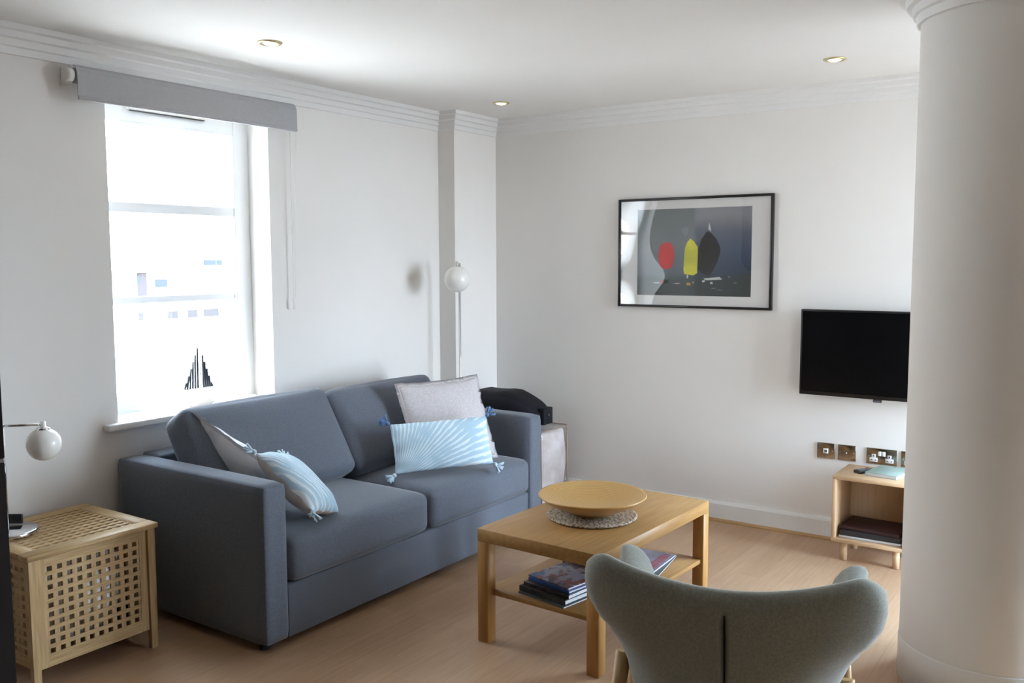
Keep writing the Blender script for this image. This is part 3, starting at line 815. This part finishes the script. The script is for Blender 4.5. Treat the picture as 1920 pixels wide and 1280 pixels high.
# ------------------------------------------------------------------ picture
def picture():
    def rgb(*c): return tuple(min(.9, 1.45*x) for x in globals()['rgb'](*c)[:3]) + (1,)
    x0, x1, z0, z1 = 1.030, 1.957, 1.205, 1.832
    r = root('framed_picture', 'thin black framed print of three colourful sails on the back wall', 'picture', ((x0+x1)/2, -.012, z0))
    f = .014; yb, yf = -.001, -.026
    b = B()
    b.box((x0, yf, z0), (x0+f, yb, z1), .001, 1); b.box((x1-f, yf, z0), (x1, yb, z1), .001, 1)
    b.box((x0+f, yf, z0), (x1-f, yb, z0+f), .001, 1); b.box((x0+f, yf, z1-f), (x1-f, yb, z1), .001, 1); b.build('frame', M['frame_black'], r)
    b = B(); b.box((x0+f, -.014, z0+f), (x1-f, -.004, z1-f)); b.build('mount', M['mount'], r)
    # the print: stormy sky over a dark sea, three sails
    px0, px1, pz0, pz1 = 1.152, 1.838, 1.275, 1.768
    m, nt, bs = new_mat('stormy_sea_print'); L = nt.links.new
    tc = nt.nodes.new('ShaderNodeTexCoord'); sp = nt.nodes.new('ShaderNodeSeparateXYZ'); L(tc.outputs['Generated'], sp.inputs[0])
    n = nt.nodes.new('ShaderNodeTexNoise'); n.inputs['Scale'].default_value = 3.0; n.inputs['Detail'].default_value = 5; L(tc.outputs['Generated'], n.inputs[0])
    a1 = nt.nodes.new('ShaderNodeMath'); a1.operation = 'MULTIPLY_ADD'; a1.inputs[1].default_value = .22; a1.inputs[2].default_value = -.11; L(n.outputs['Fac'], a1.inputs[0])
    a2 = nt.nodes.new('ShaderNodeMath'); a2.operation = 'ADD'; L(a1.outputs[0], a2.inputs[0]); L(sp.outputs['Z'], a2.inputs[1])
    def ramp(stops):
        rp = nt.nodes.new('ShaderNodeValToRGB')
        for i, (p, c) in enumerate(stops):
            e = rp.color_ramp.elements[i] if i < 2 else rp.color_ramp.elements.new(p)
            e.position = p; e.color = c
        L(a2.outputs[0], rp.inputs[0]); return rp
    left = ramp([(.10, rgb(52,62,64)), (.20, rgb(58,70,74)), (.26, rgb(84,92,100)), (.55, rgb(104,110,116)), (.80, rgb(100,106,108)), (1.0, rgb(96,102,104))])
    right = ramp([(.08, rgb(34,42,40)), (.20, rgb(38,46,46)), (.25, rgb(40,52,70)), (.50, rgb(62,72,92)), (.72, rgb(84,88,100)), (.90, rgb(120,120,126))])
    mx = nt.nodes.new('ShaderNodeMix'); mx.data_type = 'RGBA'
    st = nt.nodes.new('ShaderNodeMapRange'); st.inputs['From Min'].default_value = .50; st.inputs['From Max'].default_value = .54; L(sp.outputs['X'], st.inputs[0])
    L(st.outputs[0], mx.inputs[0]); L(left.outputs[0], mx.inputs[6]); L(right.outputs[0], mx.inputs[7]); L(mx.outputs[2], bs.inputs['Base Color']); bs.inputs['Roughness'].default_value = .6
    mred = noisy('red_sail', rgb(150,48,50), rgb(186,58,58), 5); myel = noisy('yellow_sail', rgb(166,164,60), rgb(206,200,66), 5); mblk = noisy('black_sail', rgb(16,15,15), rgb(26,24,24), 5)
    mwht = plain('pale_paint_marks', rgb(176,180,178), .6); morg = plain('orange_paint_marks', rgb(170,130,84), .6); mgr = plain('grey_paint_marks', rgb(112,118,126), .6)
    b = B(); b.mat(m).box((px0, -.0150, pz0), (px1, -.0141, pz1))
    W, Hh = px1-px0, pz1-pz0; layer = [0]
    def P(u, v): return (px0+u*W, -.0153-layer[0]*.00006, pz1-v*Hh)
    def shape(mat, pts): b.mat(mat).poly([P(u, v) for u, v in pts]); layer[0] += 1
    def blob(cu, v0, v1, hw, pw=1.0, k=28, skew=0):
        pts = []
        for i in range(k):
            a = 2*PI*i/k; s_, c_ = math.sin(a), math.cos(a)
            v = (v0+v1)/2 - (v1-v0)/2*c_
            pts.append((cu + hw*math.copysign(abs(s_)**pw, s_) + skew*(v-v0), v))
        return pts
    shape(mgr, [(.40,.24), (.45,.20), (.47,.28), (.43,.33)])
    shape(mwht, [(.635,.24), (.645,.17), (.655,.22), (.66,.27)])
    shape(mwht, [(.60,.80), (.74,.78), (.76,.81), (.62,.82)])
    shape(mred, blob(.268, .385, .695, .072, .62))
    shape(myel, [(.48,.345), (.515,.38), (.545,.44), (.548,.52), (.545,.74), (.51,.765), (.43,.75), (.423,.70), (.428,.55), (.435,.45), (.455,.385)])
    shape(mblk, [(.625,.265), (.66,.285), (.71,.36), (.742,.45), (.74,.52), (.715,.62), (.67,.74), (.64,.768), (.60,.75), (.545,.70), (.548,.58), (.556,.46), (.575,.36)])
    rnd = random.Random(5)
    shape(mblk, [(.245,.82), (.29,.82), (.285,.86), (.25,.86)]); shape(mred, [(.225,.83), (.245,.83), (.245,.86), (.23,.86)])
    for cu, cv, ww, hh, mm in ((.18,.855,.07,.012,mwht),(.37,.86,.06,.012,mwht),(.47,.865,.05,.03,morg),(.46,.78,.02,.05,mwht),(.60,.83,.03,.03,mwht),(.67,.85,.03,.03,mwht),(.87,.845,.04,.01,mgr),(.82,.78,.012,.012,mwht),(.51,.845,.02,.02,morg),(.33,.86,.03,.008,mgr),(.69,.91,.05,.008,mgr),(.74,.93,.06,.006,mgr)):
        pts = [(cu+ww*.5*math.cos(2*PI*i/7)*rnd.uniform(.7,1.2), cv+hh*.5*math.sin(2*PI*i/7)*rnd.uniform(.7,1.2)) for i in range(7)]
        shape(mm, pts)
    b.build('print', None, r)
    b = B(); b.box((x0+f, -.0215, z0+f), (x1-f, -.0195, z1-f)); b.build('glazing', M['acrylic'], r)
picture()

# ------------------------------------------------------------------ television
def tv():
    x0, x1, z0, z1 = 2.134, 2.862, .775, 1.221
    r = root('television', 'black flat screen television mounted on the back wall by the column', 'television', ((x0+x1)/2, -.05, z0))
    b = B(); b.box((x0, -.080, z0), (x1, -.045, z1), .004); b.build('body', M['bezel'], r)
    b = B(); b.box((x0+.010, -.0812, z0+.020), (x1-.010, -.0802, z1-.010)); b.build('screen', M['screen'], r)
    b = B(); b.box((x0+.12, -.045, z0+.05), (x1-.12, -.030, z1-.12), .006); b.build('back_cover', M['bezel'], r)
    b = B(); b.box(((x0+x1)/2-.1, -.030, 1.0), ((x0+x1)/2+.1, -.0005, 1.12), .003); b.build('wall_bracket', M['black_plastic'], r)
    cx = at_sensor = 2.525
    b = B(); b.mat(M['black_plastic']).box((cx-.020, -.079, z0-.014), (cx+.020, -.058, z0), .003)
    b.mat(plain('grey_sensor_window', (.12,.12,.13,1), .2)).box((cx-.014, -.0798, z0-.011), (cx+.014, -.079, z0-.003))
    b.build('sensor', None, r)
tv()

# ------------------------------------------------------------------ wall plates
def plates():
    def plate(name, label, x0, x1, kind):
        z0, z1 = .432, .514
        r = root(name, label, 'wall plate' if kind in 'ad' else 'socket', ((x0+x1)/2, 0, z0), 0, 'steel wall plates under the television')
        b = B(); b.box((x0, -.007, z0), (x1, -.0005, z1), .0015, 2); b.build('plate', M['chrome_dark'], r)
        cx, cz = (x0+x1)/2, (z0+z1)/2
        for sx in ((x0+.012, x1-.012) if kind != 's' else (x0+.014, x1-.014)):
            b = B(); b.tube([(sx, -.007, cz), (sx, -.0086, cz)], .0035, 12); b.build('screw', M['chrome'], r)
        if kind == 'd':
            b = B(); b.mat(M['white_plastic']).box((cx-.013, -.0095, cz-.014), (cx+.013, -.007, cz+.012), .001, 1); b.mat(M['dark_slot']).box((cx-.007, -.0099, cz-.008), (cx+.007, -.0094, cz+.004)); b.build('data_outlet', None, r)
        if kind == 'a':
            b = B(); b.mat(M['black_plastic']); b.tube([(cx, -.007, cz), (cx, -.010, cz)], .008, 18); b.mat(M['white_plastic']); b.tube([(cx, -.010, cz), (cx, -.0115, cz)], .004, 12); b.build('aerial_outlet', None, r)
        if kind in ('s', 'p'):
            for ox in (x0+.036, x1-.036):
                b = B(); b.mat(M['white_plastic']).box((ox-.020, -.0092, z0+.012), (ox+.020, -.007, z0+.034), .0015, 1); b.box((ox-.010, -.0092, z0+.034), (ox+.010, -.007, z0+.052), .0015, 1)
                b.mat(M['dark_slot']).box((ox-.003, -.0095, z0+.038), (ox+.003, -.0091, z0+.048)); b.box((ox-.014, -.0095, z0+.019), (ox-.007, -.0091, z0+.024)); b.box((ox+.007, -.0095, z0+.019), (ox+.014, -.0091, z0+.024))
                b.build('outlet', None, r)
            for ox in (cx-.010, cx+.010):
                b = B(); b.box((ox-.0085, -.0105, z0+.044), (ox+.0085, -.007, z0+.068), .0015, 1); b.build('switch', M['white_plastic'], r)
    plate('data_plate', 'small square steel wall plate with a white data outlet left of the cube cabinet', 2.215, 2.306, 'd')
    plate('aerial_plate', 'small square steel wall plate with a round aerial outlet above the cube cabinet', 2.322, 2.413, 'a')
    plate('double_socket', 'steel double power socket with white switches above the pale green notebook', 2.466, 2.615, 's')
    plate('double_socket', 'steel power socket half hidden by the column', 2.633, 2.782, 'p')
plates()

# ------------------------------------------------------------------ cube cabinet
CX0, CX1, CY0, CY1, CZ0, CZ1 = 2.388, 2.735, -.345, -.045, .095, .425
def cube_cabinet():
    r = root('cube_cabinet', 'open fronted pale oak cube cabinet on peg legs below the television', 'cabinet', ((CX0+CX1)/2, (CY0+CY1)/2, 0))
    t = .018
    b = B(); b.box((CX0, CY0, CZ1-t), (CX1, CY1, CZ1), .0015, 1); b.build('top_panel', M['pale_oak_x'], r)
    b = B(); b.box((CX0, CY0, CZ0), (CX1, CY1, CZ0+t), .0015, 1); b.build('bottom_panel', M['pale_oak_x'], r)
    for a, c in ((CX0, CX0+t), (CX1-t, CX1)):
        b = B(); b.box((a, CY0, CZ0+t+.0002), (c, CY1, CZ1-t-.0002), .001, 1); b.build('side_panel', M['pale_oak'], r)
    b = B(); b.box((CX0+t+.0002, CY1-.012, CZ0+t+.0002), (CX1-t-.0002, CY1-.002, CZ1-t-.0002)); b.build('back_panel', M['pale_oak'], r)
    for x in (CX0+.052, CX1-.052):
        for y in (CY0+.045, CY1-.045):
            b = B(); b.tube([(x, y, 0), (x, y, CZ0)], .0165, 20); b.build('leg', M['pale_oak'], r)
cube_cabinet()
def cabinet_things():
    r = root('remote_control', 'small black remote control on the cube cabinet', 'remote control', (2.500, -.195, CZ1), -.5)
    b = B(); b.box((-.021, -.052, 0), (.021, .052, .016), .005, 2); b.build('body', M['black_plastic'], r, local=True)
    key = plain('grey_buttons', (.30,.29,.28,1), .5); kr = plain('red_button', (.5,.05,.04,1), .5)
    for i in range(3):
        for j in range(4):
            b = B(); x, y = -.011+i*.011, -.034+j*.020; b.tube([(x, y, .0155), (x, y, .0178)], .0038, 8); b.build('button', kr if (i, j) == (0, 3) else key, r, local=True)
    r = root('notebook', 'pale green hardback notebook on the cube cabinet', 'notebook', (2.612, -.165, CZ1), -.15)
    gm = noisy('pale_green_cover', (.30,.42,.38,1), (.34,.46,.42,1), 30, rough=.5)
    b = B(); b.box((-.075, -.103, .0022), (.072, .103, .0158)); b.build('pages', M['paper'], r, local=True)
    b = B(); b.box((-.078, -.106, 0), (.076, .106, .0021), .0005, 1); b.box((-.078, -.106, .0159), (.076, .106, .018), .0005, 1); b.box((-.078, -.106, .0021), (-.0755, .106, .0159)); b.build('cover', gm, r, local=True)
    b = B(); b.box((-.079, .062, -.0002+.0003), (.0765, .068, .0184)); b.build('elastic_band', plain('pale_elastic', (.55,.62,.58,1), .7), r, local=True)
    z = CZ0+.0182
    wh = plain('white_tray', (.66,.66,.68,1), .4); dk = plain('dark_grey_cover', (.03,.03,.035,1), .4); br = noisy('dark_maroon_leather', (.035,.014,.016,1), (.05,.02,.022,1), 20, rough=.6)
    for lab, t, w, l, m, a in (('white magazine at the bottom of the pile inside the cube cabinet', .012, .29, .235, wh, 0), ('dark grey folder in the middle of the pile inside the cube cabinet', .026, .285, .23, dk, .02), ('dark maroon folder on top of the pile inside the cube cabinet', .018, .280, .22, br, -.03)):
        b = B(); M4 = Matrix.Translation((2.5615, -.200, z)) @ Matrix.Rotation(a, 4, 'Z')
        b.box((-w/2, -l/2, 0), (w/2, l/2, t), .004, 2, M4); o = b.build('folder' if 'folder' in lab else 'magazine', m); tag(o, lab, 'folder' if 'folder' in lab else 'magazine', 'pile inside the cube cabinet'); z += t+.0004
cabinet_things()

# ------------------------------------------------------------------ bags behind the sofa
def corner_bags():
    # clear zipped storage bag of bedding, standing on end
    r = root('storage_bag', 'clear zipped plastic storage bag of pale bedding standing behind the far armrest', 'storage bag', (.56, -.255, 0))
    lin = noisy('pale_bedding', (.50,.44,.42,1), (.68,.63,.62,1), scale=7, rough=.95, bump=.5, bscale=16, dist=.02)
    film = M['clear_plastic']
    def wob(p, w): return p + Vector((.006*math.sin(14*p.z+5*p.y), .006*math.sin(17*p.z+9*p.x), 0))
    b = B(); b.rbox((.548, -.255, .234), (.178, .146, .230), .035, (.004,.004,.004), n=12, fn=wob); b.build('bedding', lin, r)
    b = B(); b.rbox((.548, -.255, .2385), (.182, .150, .2375), .030, (.004,.004,.0), n=12, fn=wob); b.build('plastic_cover', film, r)
    piping = plain('beige_piping', (.36,.27,.20,1), .6)
    b = B()
    for y in (-.402, -.108):
        b.tube([(.727, y+.01, .02), (.730, y, .25), (.727, y, .455), (.722, y+.005, .472), (.40, y+.005, .472)], .004, 6)
    b.tube([(.726, -.40, .465), (.726, -.11, .465)], .004, 6); b.build('piping', piping, r)
    # black soft bag lying on top
    r = root('holdall_bag', 'black soft holdall lying on the storage bag behind the far armrest', 'bag', (.45, -.30, .487))
    def sag(p, w):
        k = (w.x+1)/2
        p = p.copy()
        p.z = p.z*(1 - .50*max(0, k-.55)/.45 - .25*max(0, .12-k)/.12) - .030*max(0, k-.6)/.4 + .006*math.sin(16*p.x)
        p.y = p.y*(1-.25*max(0, k-.6)/.4); return p
    b = B(); b.rbox((.435, -.31, .588), (.26, .135, .098), .075, (0,.01,.006), n=14, fn=sag); b.build('body', M['black_bag'], r)
    b = B(); b.box((.672, -.36, .504), (.722, -.26, .604), .008, 2); b.build('end_tab', M['black_bag'], r)
    b = B(); b.box((.7225, -.318, .556), (.7265, -.302, .566), .001, 1); b.build('buckle', plain('grey_buckle', (.2,.2,.21,1), .4, metal=1), r)
corner_bags()

# ------------------------------------------------------------------ armchair
def armchair():
    CXc, CYc, RZ = 2.715, -2.545, .293
    r = root('armchair', 'pale grey-green wool armchair seen from behind beside the coffee table', 'armchair', (CXc, CYc, 0), RZ)
    # local: faces +y, back at -y
    # half width of the back by height, from a winged top to a narrow waist
    prof = [(.30, .20), (.262, .30), (.260, .38), (.285, .44), (.330, .50), (.362, .56), (.374, .63), (.366, .68)]
    def interp(tab, z, k=0):
        if z <= tab[0][1]: return tab[0][0]
        for (a, za), (c, zc) in zip(tab, tab[1:]):
            if z <= zc: t = (z-za)/(zc-za); t = t*t*(3-2*t)*.5 + t*.5; return a+(c-a)*t
        return tab[-1][0]
    WID = [(.245,.24), (.250,.36), (.262,.415), (.284,.48), (.312,.53), (.342,.57), (.359,.61), (.364,.65), (.360,.71)]
    def ztop(x):          # top edge: wings higher than the middle
        a = abs(x)/.375
        return .722 + .046*min(1, a)**1.7 - (.062*((a-.80)/.20)**2 if a > .80 else 0)
    NU, NV = 61, 36
    def surf(u, v, side):
        # u -1..1, v 0..1
        z0 = .24
        # first estimate x at given v, then top by x
        zt = ztop(u*.375)
        z = z0 + (zt-z0)*v
        x = interp(WID, min(z, .71))*u
        lean = -.255 - .10*((z-.30)/.45) 
        y = lean + .20*abs(u)**2.4*(.55+.45*(1-abs(z-.45)/.4))
        # thickness with rounded rim
        e = min(1, (1-abs(u))/.13); f = min(1, (1-v)/.12)
        q = math.sqrt(max(0, 1-(1-e)**2))*math.sqrt(max(0, 1-(1-f)**2))
        th = .036*q
        if side < 0:
            g = math.exp(-(u/.020)**2)*min(1, max(0, (.91-v)/.05)); th -= .026*g
        # offset roughly along y (and x at the wings)
        nx = -.45*math.copysign(abs(u)**2, u); ny = 1
        n_ = math.hypot(nx, ny)
        return Vector((x + side*th*nx/n_, y + side*th*ny/n_, z))
    b = B()
    us = []
    for i in range(NU):
        t = -1+2*i/(NU-1); us.append(math.copysign(abs(t)**1.15, t) if abs(t) < .95 else t)
    us = sorted(set([round(x, 4) for x in us] + [-.05,-.035,-.022,-.012,-.006,0,.006,.012,.022,.035,.05, .985, -.985, .995, -.995]))
    vs = [j/(NV-1) for j in range(NV)]; vs = sorted(set(vs + [.985, .995, .955]))
    G = {}
    for side in (-1, 1):
        for i, u in enumerate(us):
            for j, v in enumerate(vs):
                if side == 1 and (i in (0, len(us)-1) or j == len(vs)-1): G[(side,i,j)] = G[(-1,i,j)]; continue
                G[(side,i,j)] = b.bm.verts.new(surf(u, v, side))
    fs = []
    for side in (-1, 1):
        for i in range(len(us)-1):
            for j in range(len(vs)-1):
                q = [G[(side,i,j)], G[(side,i+1,j)], G[(side,i+1,j+1)], G[(side,i,j+1)]]
                fs.append(b.bm.faces.new(q if side == -1 else q[::-1]))
    b._paint(fs, True); back = b.build('backrest', M['chair_fabric'], r, local=True)
    # dark opening of the centre seam, laid into the groove
    b = B(); b.grid(lambda u, v: surf((u-.5)*.012, .02+v*.86, -1) + Vector((0, -.0012, 0)), 3, 24); b.build('seam', M['seam'], back, local=True)
    # arms: tongues sweeping forward from the waist
    for s in (-1, 1):
        b = B(); rings = []; K = 16; n = 18
        P0 = Vector((s*.165, -.19, .49)); P1 = Vector((s*.265, -.06, .52)); P2 = Vector((s*.296, .18, .548)); P3 = Vector((s*.298, .275, .548))
        for i in range(n+1):
            t = i/n; p = (1-t)**3*P0 + 3*(1-t)**2*t*P1 + 3*(1-t)*t*t*P2 + t**3*P3
            cap = math.sqrt(max(0, 1-max(0, (t-.80)/.20)**2))
            hh = .082*max(cap, .02); ww = (.042 + .006*t)*max(cap, .02)
            ring = []
            for k in range(K):
                a = 2*PI*k/K; c_, s_ = math.cos(a), math.sin(a)
                ring.append(b.bm.verts.new(p + Vector((ww*math.copysign(abs(c_)**.8, c_)+s*.03*s_, 0, hh*math.copysign(abs(s_)**.8, s_)))))
            rings.append(ring)
        fs = []
        for A, C in zip(rings, rings[1:]):
            for k in range(K): fs.append(b.bm.faces.new((A[k], A[(k+1) % K], C[(k+1) % K], C[k])))
        fs.append(b.bm.faces.new(rings[0])); fs.append(b.bm.faces.new(rings[-1])); b._paint(fs, True)
        b.build('armrest', M['chair_fabric'], r, local=True)
    b = B(); b.rbox((0, .04, .335), (.232, .285, .075), .05, (0, .02, .015), n=12); b.build('seat_cushion', M['chair_fabric'], r, local=True)
    for sx in (-1, 1):
        for sy in (-1, 1):
            b = B(); b.tube([(sx*.282, -.09 if sy < 0 else .17, .43), (sx*.305, -.15 if sy < 0 else .22, .20), (sx*.325, -.20 if sy < 0 else .26, .0)], .022, 16, r_end=.013); b.build('leg', M['chair_wood'], r, local=True)
armchair()

# ------------------------------------------------------------------ sail ornament on the sill
def sail_ornament():
    cx, cy = -.085, -2.150
    r = root('sailboat_ornament', 'small sailboat ornament of dark upright rods on the window sill', 'ornament', (cx, cy, WZ0))
    rod = plain('dark_steel_rods', (.03,.035,.05,1), .4); wht = plain('white_painted_wood', (.80,.78,.74,1), .5)
    b = B(); z = WZ0
    b.prism([(cy-.085, z+.030), (cy-.055, z+.004), (cy-.05, z+.0005), (cy+.05, z+.0005), (cy+.06, z+.004), (cy+.10, z+.030), (cy+.085, z+.038), (cy-.075, z+.038)], 'x', cx-.018, cx+.018); b.build('hull', wht, r)
    b = B(); b.box((cx-.006, cy-.085, z+.0805), (cx+.006, cy+.085, z+.087), .001, 1); b.build('boom', wht, r)
    b = B(); b.tube([(cx, cy+.012, z+.038), (cx, cy+.012, z+.27)], .0035, 8); b.build('mast', wht, r)
    def sail(ys, tops):
        b = B()
        for y, t in zip(ys, tops): b.tube([(cx, y, z+.087), (cx, y+.25*(cy+.012-y)*.4, z+.087+t)], .0055, 6)
        b.build('sail', rod, r)
    n = 6
    sail([cy-.078+i*.0145 for i in range(n)], [.030+i*.032 for i in range(n)])
    sail([cy+.026+i*.0125 for i in range(5)], [.155-i*.034 for i in range(5)])
sail_ornament()

# ------------------------------------------------------------------ dark tall cabinet at the left edge
def tall_cabinet():
    x0, x1, y0, y1 = 1.33, 1.950, -4.70, -4.050
    r = root('tall_cabinet', 'tall black-brown cabinet cut off by the left edge of the picture', 'cabinet', ((x0+x1)/2, (y0+y1)/2, 0))
    b = B(); b.box((x0, y0, 0), (x1-.022, y1, 2.05), .002, 1); b.build('body', M['fridge'], r)
    b = B(); b.box((x1-.021, y0, .02), (x1, y1, 1.135), .002, 1); b.build('lower_door', M['fridge'], r)
    b = B(); b.box((x1-.021, y0, 1.142), (x1, y1, 2.05), .002, 1); b.build('upper_door', M['fridge'], r)
    b = B(); b.box((x1-.020, y0+.002, 1.1352), (x1-.003, y1-.002, 1.1418)); b.build('door_gap', M['fridge_edge'], r)
tall_cabinet()

# ------------------------------------------------------------------ outside
def outside():
    gm = noisy('pale_paving_outside', (.62,.575,.51,1), (.72,.67,.60,1), .2, rough=.9)
    b = B(); b.box((-120, -110, -8.2), (-1, 110, -8)); struct(b.build('ground_1', gm, kind='structure'), 'pale sunlit paving outside the window')
    b = B(); b.box((-1, -110, -8.2), (90, 110, -8)); struct(b.build('ground_2', noisy('dark_low_bounce_ground', (.10,.10,.10,1), (.14,.14,.135,1), .3, rough=.9), kind='structure'), 'unseen dark ground outside the glazed door, added to cut bounce light')  # unseen ground split off and made dark to cut bounce onto the ceiling
    pale = noisy('pale_render', (.74,.70,.66,1), (.80,.77,.73,1), .3, rough=.9); red = noisy('red_brick', (.031,.0225,.0225,1), (.035,.025,.025,1), 2, rough=.9)
    slate = noisy('blue_grey_roof', (.030,.034,.037,1), (.033,.037,.040,1), 1, rough=.8); win = plain('dim_window_panes', (.024,.029,.034,1), .6, spec=.1); wb = plain('brown_window_frames', (.034,.030,.029,1), .6, spec=.1)
    def building(label, mat, x, y0, y1, z1, depth, windows, roof=None, winmat=win):
        r = root('building', label, 'building', (x-depth/2, (y0+y1)/2, -8), 0, 'buildings seen through the window')
        b = B(); b.box((x-depth, y0, -8), (x, y1, z1)); b.build('walls', mat, r)
        if roof: b = B(); b.prism([(x-depth-.2, z1), (x+.3, z1), (x+.1, z1+roof*.4), (x-depth/2, z1+roof), (x-depth, z1+roof*.4)], 'y', y0-.3, y1+.3); b.build('roof', slate if roof < .5 else pale, r)
        for wy, wz, w, h in windows:
            b = B(); b.box((x-.02, wy-w/2, wz-h/2), (x+.06, wy+w/2, wz+h/2)); b.build('window', winmat, r)
    # camera sees the far plane x=-40 between y of roughly 15 and 35
    building('red brick building at the left of the window view', red, -44, 17.0, 26.85, .77, 6, [(25.2, .38, .55, .5), (26.1, .38, .55, .5), (23.5, .38, .55, .5)], roof=.12)
    building('low pale building with brown windows in the window view', pale, -40, 12, 42, -1.0, 3, [(25.7, -1.5, .6, .42), (26.95, -1.5, .6, .42), (28.2, -1.5, 1.0, .42), (23.6, -1.5, .5, .42)], winmat=wb)
    building('tall pale building with a blue window in the window view', pale, -56, 30, 62, 4.0, 14, [(40.35, 1.3, 1.15, .42), (41.25, 1.3, .5, .42), (36.0, -.2, 1.0, .6)], roof=.8)
outside()
